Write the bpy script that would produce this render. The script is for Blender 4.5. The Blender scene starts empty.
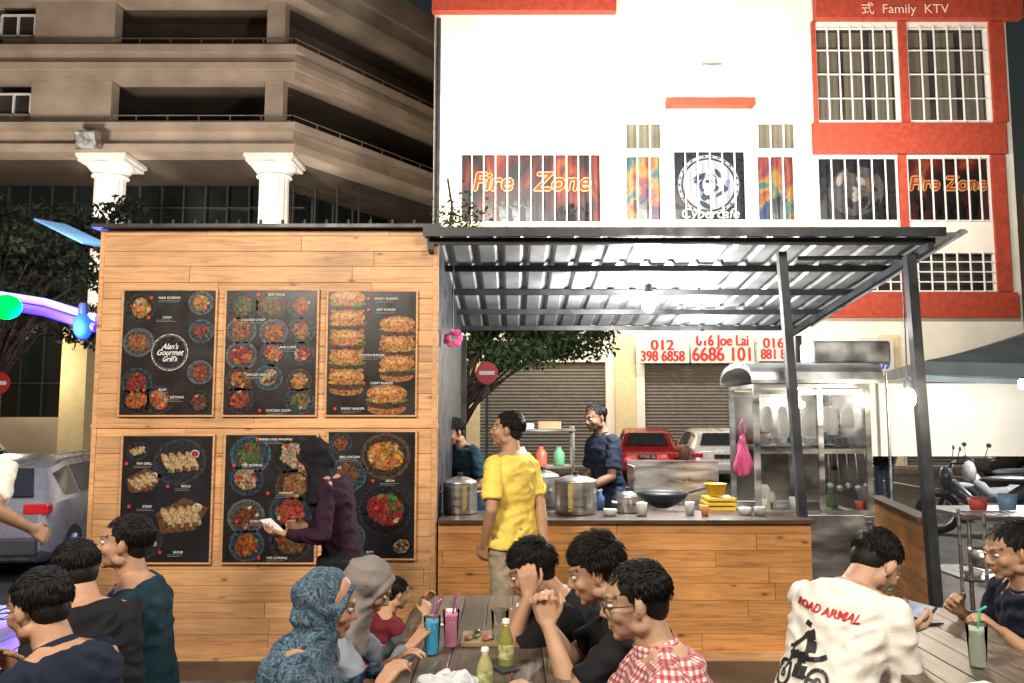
import bpy, math, random, bmesh
from mathutils import Vector, Matrix, noise
from mathutils.bvhtree import BVHTree
random.seed(7)
R=random.random
def U(a,b): return a+(b-a)*R()
V=Vector
S=bpy.context.scene
COL=S.collection
PT=math.radians(5.3); FP=796.; CZ=1.65
def W(u,v,Y):
    a=(u-512)/FP; b=(341.5-v)/FP
    t=Y/(math.cos(PT)-b*math.sin(PT))
    return V((a*t,Y,CZ+t*(math.sin(PT)+b*math.cos(PT))))
MW={}
# ------------------------------------------------ mesh builder
class M:
    def __init__(s): s.v=[];s.f=[];s.c=[];s.cc=(1,1,1)
    def add(s,vs,fs,c=None):
        o=len(s.v); s.v+= [V(p) for p in vs]
        for f in fs:
            s.f.append([i+o for i in f]); s.c.append(c or s.cc)
        return s
    def box(s,x0,x1,y0,y1,z0,z1,c=None):
        return s.add([(x0,y0,z0),(x1,y0,z0),(x1,y1,z0),(x0,y1,z0),(x0,y0,z1),(x1,y0,z1),(x1,y1,z1),(x0,y1,z1)],
          [(0,3,2,1),(4,5,6,7),(0,1,5,4),(1,2,6,5),(2,3,7,6),(3,0,4,7)],c)
    def obox(s,c,sz,m=None,col=None):
        m=m or Matrix.Identity(3); c=V(c); x,y,z=[q/2 for q in sz]
        vs=[c+m@V(p) for p in [(-x,-y,-z),(x,-y,-z),(x,y,-z),(-x,y,-z),(-x,-y,z),(x,-y,z),(x,y,z),(-x,y,z)]]
        return s.add(vs,[(0,3,2,1),(4,5,6,7),(0,1,5,4),(1,2,6,5),(2,3,7,6),(3,0,4,7)],col)
    def beam(s,a,b,w,h,col=None):
        a=V(a);b=V(b);d=(b-a);L=d.length;d.normalize()
        up=V((0,0,1)) if abs(d.z)<.95 else V((0,1,0))
        x=d.cross(up).normalized(); z=x.cross(d)
        m=Matrix((x,d,z)).transposed()
        return s.obox((a+b)/2,(w,L,h),m,col)
    def loft(s,rings,c=None,caps=True):
        n=len(rings[0]); vs=[p for r in rings for p in r]; fs=[]
        for i in range(len(rings)-1):
            for j in range(n):
                k=(j+1)%n; fs.append((i*n+j,i*n+k,(i+1)*n+k,(i+1)*n+j))
        if caps: fs.append(tuple(range(n-1,-1,-1))); fs.append(tuple((len(rings)-1)*n+j for j in range(n)))
        return s.add(vs,fs,c)
    def cone(s,a,b,ra,rb,n=12,c=None):
        a=V(a);b=V(b);d=(b-a)
        if d.length<1e-6: return s
        d.normalize(); x=d.orthogonal().normalized(); y=d.cross(x)
        return s.loft([[p+x*math.cos(t)*r+y*math.sin(t)*r for t in [2*math.pi*i/n for i in range(n)]] for p,r in ((a,ra),(b,rb))],c)
    def ell(s,c,r,m=None,n=16,k=10,col=None):
        if not hasattr(r,'__len__'): r=(r,r,r)
        m=m or Matrix.Identity(3); c=V(c); vs=[c+m@V((0,0,-r[2]))]
        for i in range(1,k):
            ph=-math.pi/2+math.pi*i/k
            for j in range(n):
                t=2*math.pi*j/n
                vs.append(c+m@V((r[0]*math.cos(ph)*math.cos(t),r[1]*math.cos(ph)*math.sin(t),r[2]*math.sin(ph))))
        vs.append(c+m@V((0,0,r[2]))); fs=[]
        for j in range(n):
            q=(j+1)%n; fs.append((0,1+q,1+j)); l=1+(k-2)*n
            fs.append((len(vs)-1,l+j,l+q))
            for i in range(k-2): fs.append((1+i*n+j,1+i*n+q,1+(i+1)*n+q,1+(i+1)*n+j))
        return s.add(vs,fs,col)
    def cap(s,a,b,ra,rb,n=12,c=None):
        s.cone(a,b,ra,rb,n,c); s.ell(a,ra,None,n,8,c); s.ell(b,rb,None,n,8,c); return s
    def lathe(s,prof,c=(0,0,0),n=24,col=None,m=None,caps=True):
        c=V(c); m=m or Matrix.Identity(3)
        return s.loft([[c+m@V((r*math.cos(2*math.pi*i/n),r*math.sin(2*math.pi*i/n),z)) for i in range(n)] for r,z in prof],col,caps)
    def tube(s,pts,r,n=8,c=None):
        pts=[V(p) for p in pts]; rings=[]; prev=None
        for i,p in enumerate(pts):
            d=(pts[min(i+1,len(pts)-1)]-pts[max(i-1,0)]).normalized()
            x=(prev-d*prev.dot(d)).normalized() if prev else d.orthogonal().normalized()
            prev=x; y=d.cross(x)
            rr=r[i] if hasattr(r,'__len__') else r
            rings.append([p+x*math.cos(2*math.pi*j/n)*rr+y*math.sin(2*math.pi*j/n)*rr for j in range(n)])
        return s.loft(rings,c)
    def torus(s,c,R0,r,m=None,n=24,k=8,sc=(1,1),col=None):
        m=m or Matrix.Identity(3); c=V(c); vs=[];fs=[]
        for i in range(n):
            t=2*math.pi*i/n
            for j in range(k):
                q=2*math.pi*j/k
                vs.append(c+m@V(((R0*sc[0]+r*math.cos(q))*math.cos(t),(R0*sc[1]+r*math.cos(q))*math.sin(t),r*math.sin(q))))
        for i in range(n):
            for j in range(k):
                a=(i+1)%n;b=(j+1)%k; fs.append((i*k+j,a*k+j,a*k+b,i*k+b))
        return s.add(vs,fs,col)
    def disc(s,x,z,y,rx,rz,c=None,n=18,ang=0):  # faces -Y
        vs=[]
        for i in range(n):
            t=-2*math.pi*i/n; px=rx*math.cos(t);pz=rz*math.sin(t)
            vs.append((x+px*math.cos(ang)-pz*math.sin(ang),y,z+px*math.sin(ang)+pz*math.cos(ang)))
        return s.add(vs,[tuple(range(n-1,-1,-1))],c)
    def quadxz(s,x0,x1,z0,z1,y,c=None):
        return s.add([(x0,y,z0),(x1,y,z0),(x1,y,z1),(x0,y,z1)],[(0,1,2,3)],c)

def top(name,label,cat,loc=(0,0,0),rz=0,group=None):
    o=bpy.data.objects.new(name,None); COL.objects.link(o); o.empty_display_size=.1
    o.location=loc; o.rotation_euler=(0,0,rz)
    MW[o.name]=Matrix.Translation(V(loc))@Matrix.Rotation(rz,4,'Z')
    o['label']=label; o['category']=cat
    if group: o['group']=group
    return o
def mk(name,m,mat,parent=None,local=False,smooth=False,label=None,cat=None,kind=None,group=None,bev=0,origin=None):
    me=bpy.data.meshes.new(name)
    o=bpy.data.objects.new(name,me); COL.objects.link(o)
    vs=m.v
    if parent is not None:
        mt=MW[parent.name]; MW[o.name]=mt; o.parent=parent
        if not local: inv=mt.inverted(); vs=[inv@p for p in vs]
    elif not local:
        if origin is None:
            xs=[p.x for p in vs];ys=[p.y for p in vs];zs=[p.z for p in vs]
            origin=V(((min(xs)+max(xs))/2,(min(ys)+max(ys))/2,min(zs)))
        o.location=origin; MW[o.name]=Matrix.Translation(V(origin)); vs=[p-V(origin) for p in vs]
    me.from_pydata([tuple(p) for p in vs],[],m.f)
    ca=me.color_attributes.new('Col','FLOAT_COLOR','CORNER')
    buf=[]
    for poly,c in zip(me.polygons,m.c):
        buf+= (list(c)+[1.])*poly.loop_total
    ca.data.foreach_set('color',buf)
    if smooth: me.shade_smooth()
    for x in (mat if isinstance(mat,list) else [mat]): me.materials.append(x)
    if bev:
        b=o.modifiers.new('b','BEVEL'); b.width=bev; b.segments=2; b.limit_method='ANGLE'
    if label:o['label']=label
    if cat:o['category']=cat
    if kind:o['kind']=kind
    if group:o['group']=group
    return o
# ------------------------------------------------ materials
def NT(name):
    m=bpy.data.materials.new(name); m.use_nodes=True; n=m.node_tree
    return m,n,n.nodes['Principled BSDF'],n.nodes,n.links
def mat(name,c=(.5,.5,.5),r=.6,me=0,var=.15,sc=6,bump=0,bsc=60,vcol=False,es=0,trans=0,alpha=1,st=(1,1,1),sss=0,spec=None,ior=1.45):
    m,n,b,N,L=NT(name)
    tc=N.new('ShaderNodeTexCoord'); mp=N.new('ShaderNodeMapping'); mp.inputs['Scale'].default_value=st
    L.new(tc.outputs['Object'],mp.inputs[0])
    nz=N.new('ShaderNodeTexNoise'); nz.inputs['Scale'].default_value=sc; nz.inputs['Detail'].default_value=5
    L.new(mp.outputs[0],nz.inputs['Vector'])
    mr=N.new('ShaderNodeMapRange'); mr.inputs[1].default_value=.3; mr.inputs[2].default_value=.7; mr.inputs[3].default_value=1-var*1.3; mr.inputs[4].default_value=1+var*.7
    L.new(nz.outputs[0],mr.inputs[0])
    mx=N.new('ShaderNodeMixRGB'); mx.blend_type='MULTIPLY'; mx.inputs[0].default_value=1
    if vcol:
        at=N.new('ShaderNodeAttribute'); at.attribute_name='Col'
        m2=N.new('ShaderNodeMixRGB'); m2.blend_type='MULTIPLY'; m2.inputs[0].default_value=1; m2.inputs[2].default_value=(*c,1)
        L.new(at.outputs['Color'],m2.inputs[1]); L.new(m2.outputs[0],mx.inputs[1])
    else: mx.inputs[1].default_value=(*c,1)
    L.new(mr.outputs[0],mx.inputs[2]); L.new(mx.outputs[0],b.inputs['Base Color'])
    b.inputs['Roughness'].default_value=r; b.inputs['Metallic'].default_value=me
    if r<.55 and r>.08:
        rr=N.new('ShaderNodeMapRange'); rr.inputs[1].default_value=.3; rr.inputs[2].default_value=.7; rr.inputs[3].default_value=r*.75; rr.inputs[4].default_value=r*1.35
        L.new(nz.outputs[0],rr.inputs[0]); L.new(rr.outputs[0],b.inputs['Roughness'])
    if es:
        b.inputs['Emission Strength'].default_value=es
        if vcol: L.new(mx.outputs[0],b.inputs['Emission Color'])
        else: b.inputs['Emission Color'].default_value=(*c,1)
    b.inputs['Transmission Weight'].default_value=trans; b.inputs['Alpha'].default_value=alpha; b.inputs['IOR'].default_value=ior
    if spec is not None: b.inputs['Specular IOR Level'].default_value=spec
    if sss: b.inputs['Subsurface Weight'].default_value=sss; b.inputs['Subsurface Radius'].default_value=(.012,.004,.002)
    if bump:
        n2=N.new('ShaderNodeTexNoise'); n2.inputs['Scale'].default_value=bsc; n2.inputs['Detail'].default_value=4
        L.new(mp.outputs[0],n2.inputs['Vector'])
        bp=N.new('ShaderNodeBump'); bp.inputs['Strength'].default_value=bump; bp.inputs['Distance'].default_value=.01
        L.new(n2.outputs[0],bp.inputs['Height']); L.new(bp.outputs[0],b.inputs['Normal'])
    return m
def ramp(N,stops):
    r=N.new('ShaderNodeValToRGB'); e=r.color_ramp.elements
    while len(e)<len(stops): e.new(.5)
    for i,(p,c) in enumerate(stops): e[i].position=p; e[i].color=(*c,1)
    return r
def wood_mat(name,c1,c2,dark=(.12,.05,.02),r=.5,pv0=.82,pv1=1.1,st0=.70,kn=1.):
    m,n,b,N,L=NT(name)
    tc=N.new('ShaderNodeTexCoord'); at=N.new('ShaderNodeAttribute'); at.attribute_name='Col'
    ad=N.new('ShaderNodeVectorMath'); ad.operation='MULTIPLY_ADD'
    ad.inputs[1].default_value=(37,11,23); L.new(at.outputs['Color'],ad.inputs[0]); L.new(tc.outputs['Object'],ad.inputs[2])
    mp=N.new('ShaderNodeMapping'); mp.inputs['Scale'].default_value=(.9,3,16); L.new(ad.outputs[0],mp.inputs[0])
    nz=N.new('ShaderNodeTexNoise'); nz.inputs['Scale'].default_value=2.2; nz.inputs['Detail'].default_value=7; nz.inputs['Distortion'].default_value=1.6
    L.new(mp.outputs[0],nz.inputs['Vector'])
    rp=ramp(N,[(.3,c2),(.52,c1),(.75,tuple(min(1,x*1.2) for x in c1))]); L.new(nz.outputs[0],rp.inputs[0])
    mp2=N.new('ShaderNodeMapping'); mp2.inputs['Scale'].default_value=(4.2,1,10); L.new(ad.outputs[0],mp2.inputs[0])
    vo=N.new('ShaderNodeTexVoronoi'); vo.inputs['Scale'].default_value=1.0; L.new(mp2.outputs[0],vo.inputs['Vector'])
    kr=ramp(N,[(.06*kn,(.15,.15,.15)),(.10*kn,(.75,.75,.75)),(.22*kn,(1,1,1))]); L.new(vo.outputs['Distance'],kr.inputs[0])
    mx=N.new('ShaderNodeMixRGB'); mx.inputs[1].default_value=(*dark,1); L.new(kr.outputs[0],mx.inputs[0]); L.new(rp.outputs[0],mx.inputs[2])
    pv=N.new('ShaderNodeSeparateColor'); L.new(at.outputs['Color'],pv.inputs[0])
    mr=N.new('ShaderNodeMapRange'); mr.inputs[3].default_value=pv0; mr.inputs[4].default_value=pv1; L.new(pv.outputs[0],mr.inputs[0])
    n3=N.new('ShaderNodeTexNoise'); n3.inputs['Scale'].default_value=1.6; n3.inputs['Detail'].default_value=7; L.new(tc.outputs['Object'],n3.inputs['Vector'])
    m3=N.new('ShaderNodeMapRange'); m3.inputs[1].default_value=.32;m3.inputs[2].default_value=.6; m3.inputs[3].default_value=st0; m3.inputs[4].default_value=1.05; L.new(n3.outputs[0],m3.inputs[0])
    mu=N.new('ShaderNodeMath'); mu.operation='MULTIPLY'; L.new(mr.outputs[0],mu.inputs[0]); L.new(m3.outputs[0],mu.inputs[1])
    mm=N.new('ShaderNodeMixRGB'); mm.blend_type='MULTIPLY'; mm.inputs[0].default_value=1; L.new(mx.outputs[0],mm.inputs[1]); L.new(mu.outputs[0],mm.inputs[2])
    L.new(mm.outputs[0],b.inputs['Base Color']); b.inputs['Roughness'].default_value=r
    bp=N.new('ShaderNodeBump'); bp.inputs['Strength'].default_value=.35; bp.inputs['Distance'].default_value=.005; L.new(nz.outputs[0],bp.inputs['Height']); L.new(bp.outputs[0],b.inputs['Normal'])
    return m
def pattern_mat(name,stops,sc=14,dist=1.5,r=.8,es=0,st=(1,1,1)):
    m,n,b,N,L=NT(name); tc=N.new('ShaderNodeTexCoord')
    mp=N.new('ShaderNodeMapping'); mp.inputs['Scale'].default_value=st; L.new(tc.outputs['Object'],mp.inputs[0])
    t=N.new('ShaderNodeTexNoise'); t.inputs['Scale'].default_value=sc; t.inputs['Distortion'].default_value=dist; t.inputs['Detail'].default_value=3
    L.new(mp.outputs[0],t.inputs['Vector'])
    rp=ramp(N,stops); L.new(t.outputs[0],rp.inputs[0]); L.new(rp.outputs[0],b.inputs['Base Color']); b.inputs['Roughness'].default_value=r
    if es: L.new(rp.outputs[0],b.inputs['Emission Color']); b.inputs['Emission Strength'].default_value=es
    return m
def plaid_mat():
    m,n,b,N,L=NT('plaid_cloth'); tc=N.new('ShaderNodeTexCoord'); sx=N.new('ShaderNodeSeparateXYZ'); L.new(tc.outputs['Object'],sx.inputs[0])
    nx_=N.new('ShaderNodeSeparateXYZ'); L.new(tc.outputs['Normal'],nx_.inputs[0])
    def mt_(op,a,b_=None,v=None):
        q=N.new('ShaderNodeMath'); q.operation=op; L.new(a,q.inputs[0])
        if b_ is not None: L.new(b_,q.inputs[1])
        elif v is not None: q.inputs[1].default_value=v
        return q.outputs[0]
    def stripe(src,f,w): return mt_('LESS_THAN',mt_('FRACT',mt_('MULTIPLY',src,v=f)),v=w)
    sel=mt_('GREATER_THAN',mt_('ABSOLUTE',nx_.outputs[1]),mt_('ABSOLUTE',nx_.outputs[0]))
    cx=N.new('ShaderNodeMix'); L.new(sel,cx.inputs[0]); L.new(sx.outputs[1],cx.inputs[2]); L.new(sx.outputs[0],cx.inputs[3])
    h=stripe(sx.outputs[2],52,.5); v=stripe(cx.outputs[0],52,.5)
    m1=N.new('ShaderNodeMixRGB'); m1.inputs[1].default_value=(.66,.55,.54,1); m1.inputs[2].default_value=(.48,.15,.16,1); L.new(v,m1.inputs[0])
    m2=N.new('ShaderNodeMixRGB'); m2.blend_type='MULTIPLY'; m2.inputs[2].default_value=(.62,.30,.32,1); L.new(h,m2.inputs[0]); L.new(m1.outputs[0],m2.inputs[1])
    L.new(m2.outputs[0],b.inputs['Base Color']); b.inputs['Roughness'].default_value=.85
    return m
SKIN=mat('skin',(1,1,1),.6,var=.1,sc=14,vcol=True,bump=.12,bsc=140)
HAIR=mat('hair',(.012,.010,.009),.6,var=.5,sc=60,spec=.25)
EYEM=mat('eye_surface',(1,1,1),.3,vcol=True,var=0)
GENV=mat('painted_colours',(1,1,1),.5,vcol=True,var=.06)
PRINT=mat('printed_sheet',(1,1,1),.3,vcol=True,var=.05)
FOOD=mat('food_print',(1,1,1),.3,vcol=True,var=.6,sc=55)
SHOE=mat('shoe_rubber',(.03,.03,.03),.6)
def cloth(n,c,var=.2): return mat(n,c,.88,var=var,sc=9,bump=.25,bsc=180,spec=.2)
NAVY=cloth('navy_cloth',(.012,.017,.032)); TEAL=cloth('dark_teal_cloth',(.010,.032,.046)); BLACK=cloth('black_cloth',(.012,.012,.014))
YEL=cloth('yellow_cloth',(.85,.62,.12),.1); KHAKI=cloth('khaki_cloth',(.34,.28,.19)); WHITE=cloth('white_cloth',(.76,.71,.64),.06)
MAR=cloth('maroon_cloth',(.026,.010,.022)); GREYC=cloth('grey_cloth',(.20,.22,.26)); JEAN=cloth('dark_denim',(.03,.04,.07)); REDC=cloth('dark_red_cloth',(.12,.015,.022))
BEIGEH=cloth('grey_beige_scarf_cloth',(.19,.165,.15))
PATH=pattern_mat('patterned_scarf_cloth',[(.36,(.008,.016,.04)),(.44,(.018,.06,.10)),(.49,(.12,.18,.21)),(.52,(.02,.045,.08)),(.58,(.02,.06,.09)),(.62,(.11,.11,.16)),(.7,(.012,.016,.034))],sc=24,dist=1.2)
PLAID=plaid_mat()
WOOD=wood_mat('pine_planks',(.70,.385,.175),(.52,.262,.105),(.20,.085,.035))
WOOD2=wood_mat('orange_planks',(.62,.29,.092),(.42,.172,.048),(.12,.045,.018),kn=1.2)
DWOOD=wood_mat('dark_table_planks',(.09,.06,.045),(.035,.024,.018),(.02,.012,.01),.4,.7,1.2)
BSTEEL=mat('black_painted_steel',(.03,.033,.038),.4,var=.3)
STEEL=mat('stainless_steel',(.58,.57,.56),.32,me=.95,var=.25,sc=4,st=(1,1,6))
ALU=mat('aluminium',(.46,.47,.48),.36,me=.85,var=.3,sc=5)
ZINC=mat('zinc_roof_sheet',(.36,.37,.385),.42,me=.35,var=.35,sc=2.5)
GLASS=mat('clear_glass',(.97,.98,.98),.02,trans=1,var=0,ior=1.08)
DGLASS=mat('dark_window_glass',(.05,.045,.04),.1,var=.5,sc=.8)
PGLASS=mat('pale_window_glass',(.16,.15,.11),.2,var=.3,sc=.8)
WPAINT=mat('white_wall_paint',(.84,.79,.69),.8,var=.12,sc=.7,bump=.1,bsc=8)
CREAM=mat('warm_lit_wall_paint',(.74,.62,.37),.8,var=.07)  # warm yellow lamplight of facade and pillar put into the colour
REDP=mat('red_orange_paint',(.42,.06,.03),.65,var=.2)
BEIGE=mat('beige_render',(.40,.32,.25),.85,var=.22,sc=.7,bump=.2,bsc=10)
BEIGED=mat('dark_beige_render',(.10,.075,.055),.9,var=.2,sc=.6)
COLW=mat('white_column_stone',(.80,.77,.70),.7,var=.08)
WGR=mat('white_grille_paint',(.8,.78,.74),.5,var=.05)
SHUT=mat('roller_shutter_paint',(.19,.17,.15),.5,me=.2,var=.15)
ASPH=mat('asphalt',(.05,.048,.045),.8,var=.4,sc=2.5,bump=.5,bsc=50)
CONC=mat('stained_concrete',(.10,.07,.05),.55,var=.45,sc=2,bump=.4,bsc=25)
PAVE=mat('pavement_tiles',(.2,.17,.15),.7,var=.3)
RUB=mat('tyre_rubber',(.02,.02,.02),.8)
LEAF=mat('leaf_green',(1,1,1),.6,vcol=True,var=.3)
BARK=mat('bark',(.1,.07,.05),.9,var=.4,sc=12,bump=.6,bsc=20)
FLAME=pattern_mat('flame_poster_print',[(.40,(.004,.002,.003)),(.50,(.04,.004,.004)),(.58,(.12,.012,.006)),(.66,(.22,.05,.008)),(.74,(.02,.004,.004))],sc=.9,dist=.8,r=.5,st=(1,1,.6))
RAINB=pattern_mat('colourful_poster_print',[(.3,(.01,.02,.10)),(.42,(.02,.08,.07)),(.5,(.22,.13,.02)),(.58,(.18,.03,.012)),(.66,(.04,.01,.05)),(.75,(.01,.01,.02))],sc=1.2,dist=.8,r=.5)
# ------------------------------------------------ text (deferred)
TX=[]
def text(name,s,size,loc,mt,parent=None,rz=0,ext=.001,sx=1,align='CENTER',label=None,shear=0,bold=0):
    cu=bpy.data.curves.new(name,'FONT'); cu.body=s; cu.size=size; cu.extrude=ext; cu.align_x=align; cu.align_y='CENTER'; cu.shear=shear; cu.offset=bold
    o=bpy.data.objects.new(name+'_tmp',cu); COL.objects.link(o)
    mw=Matrix.Translation(V(loc))@Matrix.Rotation(rz,4,'Z')@Matrix.Rotation(math.pi/2,4,'X')@Matrix.Diagonal((sx,1,1,1))
    TX.append((o,name,mw,mt,parent,label)); return o
REM=[]
# ------------------------------------------------ people
def RX(d): return Matrix.Rotation(math.radians(d),3,'X')
def RZ(d): return Matrix.Rotation(math.radians(d),3,'Z')
def RY(d): return Matrix.Rotation(math.radians(d),3,'Y')
def ik(a,t,l1,l2,pole):
    d=t-a; D=max(.05,min(d.length,(l1+l2)*.995)); dn=d.normalized()
    x=(l1*l1-l2*l2+D*D)/(2*D); h=math.sqrt(max(l1*l1-x*x,0))
    p=(pole-dn*pole.dot(dn)).normalized()
    return a+dn*x+p*h,a+dn*D
def hand(m,w,d,n,side,curl,k):
    d=d.normalized(); n=(n-d*n.dot(d)).normalized(); s=d.cross(n)*(1 if side>0 else -1)
    L=[.070,.078,.073,.057]
    for i in range(4):
        o=(1.5-i)*.021*k
        kn=w+d*(.088-.004*abs(i-1))*k+s*o
        m.cap(w+d*.01*k+s*o*.6,kn,.014*k,.0125*k,8)
        a=0; p=kn; fd=(d+s*(1.5-i)*.07).normalized()
        for q,fr in enumerate((.45,.30,.25)):
            a+=curl*(.9 if q==0 else 1.0)+(i*.04)
            dd=fd*math.cos(a)+n*math.sin(a); p2=p+dd*L[i]*fr*k*1.05
            m.cap(p,p2,(.0095-.0008*q)*k,(.0088-.0008*q)*k,8); p=p2
    b=w+d*.022*k+s*.026*k
    p1=b+(d*.62+s*.62+n*.35).normalized()*.042*k; p2=p1+(d*.8+s*.25+n*.45).normalized()*.032*k; p3=p2+(d*.85+n*.4).normalized()*.024*k
    m.cap(w+d*.012*k+s*.01*k,b,.015*k,.014*k,8); m.cap(b,p1,.0135*k,.0115*k,8); m.cap(p1,p2,.0105*k,.0098*k,8); m.cap(p2,p3,.0098*k,.0085*k,8)
def person(label,xy,yaw,sit=True,H=1.7,lean=6,hunch=10,hy=0,hp=0,tw=0,LH=None,RH=None,LD=None,RD=None,LN=None,RN=None,curl=.45,curlR=None,seat=.40,base=0,
    skin=(.40,.22,.13),shirt=NAVY,sleeve='short',pants=JEAN,hair='short',female=False,bw=1.,stride=0,hijab=None,glasses=False,group=None,LP=None,RP=None,hemdown=.1,beard=False,skirt=False,fcollar=False):
    k=H/1.7; body=M(); rz=math.radians(yaw)
    mt=Matrix.Translation(V((xy[0],xy[1],base)))@Matrix.Rotation(rz,4,'Z'); inv=mt.inverted(); i3=inv.to_3x3()
    Pz=(seat+.09*k) if sit else .925*k
    if female: bw*=.88
    def sp(z):
        y=0;zz=0;n=12
        for i in range(n):
            q=z*(i+.5)/n; a=math.radians(lean+hunch*max(0,min(1,q/(.5*k))) if q>0 else lean*.3)
            y+=math.sin(a)*z/n; zz+=math.cos(a)*z/n
        a=lean+hunch*max(0,min(1,z/(.5*k))) if z>0 else lean*.3
        return V((0,y,Pz+zz)),RZ(tw*max(0,min(1,z/(.4*k))))@RX(-a)
    rs=[(-.10,.135,.10,0),(-.03,.165,.118,0),(.06,.158,.112,0),(.15,.145,.104,.004),(.24,.152,.108,.006),(.33,.168,.118,.004),(.40,.172,.112,-.004),(.45,.15,.096,-.01),(.485,.10,.074,-.01),(.51,.062,.06,-.008)]
    def torso(m,off,zmin=-9,zmax=9):
        rings=[]
        for z,w,d,yo in rs:
            if z<zmin or z>zmax: continue
            p,f=sp(z*k)
            rings.append([p+f@V((math.copysign(abs(math.cos(t))**.85,math.cos(t))*(w*bw*k+off),yo+math.copysign(abs(math.sin(t))**.85,math.sin(t))*(d*(.55+.45*bw)*k+off),0)) for t in [2*math.pi*i/20 for i in range(20)]])
        m.loft(rings)
    torso(body,0)
    nb,nf=sp(.5*k)
    hf=RZ(hy+tw)@RX(-hp)
    hc=nb+nf@V((0,.012*k,.055*k))+hf@V((0,.025,.098))*k
    def hp_(x,y,z): return hc+hf@V((x,y,z))*k
    def he(m,c,r,mm=None): m.ell(hp_(*c),[q*k for q in r],hf@(mm or Matrix.Identity(3)),16,12)
    fw=.94 if female else 1
    he(body,(0,-.012,.03),(.075*fw,.096,.086)); he(body,(0,.018,-.02),(.065*fw,.072,.085)); he(body,(0,.033,-.068),(.048*fw,.05,.040))
    he(body,(0,.068,-.094),(.022,.018,.017)); he(body,(.038,.058,-.026),(.023,.024,.026)); he(body,(-.038,.058,-.026),(.023,.024,.026))
    he(body,(.055*fw,.0,-.065),(.018,.03,.025)); he(body,(-.055*fw,.0,-.065),(.018,.03,.025))
    body.cap(hp_(0,.083,.014),hp_(0,.105,-.024),.0075*k,.0115*k,10); he(body,(.011,.093,-.031),(.009,.011,.008)); he(body,(-.011,.093,-.031),(.009,.011,.008))
    body.cap(hp_(-.036,.079,.022),hp_(-.012,.087,.022),.009*k,.0095*k); body.cap(hp_(.036,.079,.022),hp_(.012,.087,.022),.009*k,.0095*k)
    he(body,(0,.084,-.056),(.024,.012,.0065)); he(body,(0,.082,-.067),(.020,.012,.0075))
    if not hijab:
        for sx in (1,-1):
            he(body,(sx*.078,-.008,-.006),(.009,.019,.031),RZ(-sx*25)); he(body,(sx*.074,-.002,-.028),(.01,.012,.014))
    body.cone(nb-nf@V((0,0,.03))*k,hp_(0,-.02,-.035),.064*k*(.9 if female else 1),.055*k*(.88 if female else 1),16)
    sh={};el={};wr={};hd={}
    for sd in (-1,1):
        p,f=sp(.432*k); s_=p+f@V((sd*.172*bw*k,0,0)); sh[sd]=s_
        tgt=(LH if sd<0 else RH); pole=(LP if sd<0 else RP)
        pole=V(pole) if pole else V((sd*.5,-.5,-1))
        t=inv@V(tgt) if tgt is not None else s_+V((sd*.05,.05,-.50*k))
        e,w=ik(s_,t,.285*k,.25*k,pole); el[sd]=e;wr[sd]=w
        body.cap(nb+V((sd*.03,-.01,-.01))*k,s_+V((0,0,.004)),.05*k,.046*k)
        body.cap(s_,e,.047*k*bw,.037*k,14); body.cap(e,e.lerp(w,.35),.036*k,.038*k,14); body.cap(e.lerp(w,.35),w,.038*k,.0245*k,14)
        d=(LD if sd<0 else RD); d=i3@V(d) if d is not None else (w-e)
        n_=(LN if sd<0 else RN); n_=i3@V(n_) if n_ is not None else V((-sd,.15,0))
        hand(body,w,d,n_,sd,curl if (sd<0 or curlR is None) else curlR,k); hd[sd]=(w,d.normalized())
    kn={};an={};hi={}
    for sd in (-1,1):
        h=V((sd*.088*k,0,Pz-.02*k)); hi[sd]=h
        if sit: kk=V((sd*.12*k,.42*k,seat+.055)); a=V((sd*.11*k,.40*k,.085))
        else:
            kk=V((sd*.092*k,.03+sd*stride*.5,.49*k)); a=V((sd*.1*k,-.02+sd*stride,.085))
        kn[sd]=kk;an[sd]=a
        body.cap(h,kk,.082*k,.056*k,14); body.cap(kk,a,.053*k,.036*k,14); body.cap(a+V((0,-.02,-.04)),a+V((0,.14,-.05)),.034,.028)
    o=mk('person',body,SKIN,None,local=True,smooth=True,label=label,cat='person',group=group)
    o.location=(xy[0],xy[1],base); o.rotation_euler=(0,0,rz); MW[o.name]=mt
    inh=hf.transposed()
    def colf(p):
        if (p-hc).length>.16*k: return skin
        q=inh@(p-hc)/k
        c=V(skin)
        if q.y>.074 and abs(q.x)<.025 and -.073<q.z<-.05: c=V((skin[0]*.85,skin[1]*.6,skin[2]*.62))
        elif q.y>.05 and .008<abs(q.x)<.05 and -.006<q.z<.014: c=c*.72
        elif q.y>.05 and .012<abs(q.x)<.052 and .022<q.z<.032: c=c*.22
        elif beard and q.z<-.045 and q.y>0: c=c*.45
        elif q.z>.065 and not hijab: c=c*.5
        return tuple(c)
    REM.append((o,.0065 if sit else .0075,2,0,colf))
    for sx in (1,-1):
        e=M(); e.ell(hp_(sx*.031,.0775,.003),(.0125*k,.0115*k,.0085*k),hf,12,8,(.5,.46,.42)); e.ell(hp_(sx*.031,.0865,.0025),.0052*k,None,10,6,(.02,.012,.008))
        mk('eye',e,EYEM,o,local=True,smooth=True)
    if hijab:
        m=M(); he(m,(0,-.03,.015),(.089,.106,.112)); he(m,(0,-.045,-.05),(.081,.081,.08))
        m.torus(hp_(0,.048,-.008),.074*k,.011*k,hf@RX(80),24,8,(.86,1.2))
        p,f=sp(.40*k); rings=[]
        for t_,w,d in ((0,.070,.080),(.3,.088,.088),(.55,.125,.108),(.8,.175,.130),(1,.20,.144)):
            c=hp_(0,-.015,-.05).lerp(p+V((0,.012,-.03*k)),t_)
            rings.append([c+f@V((math.cos(a)*w*k,math.sin(a)*d*k,0)) for a in [2*math.pi*i/24 for i in range(24)]])
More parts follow.
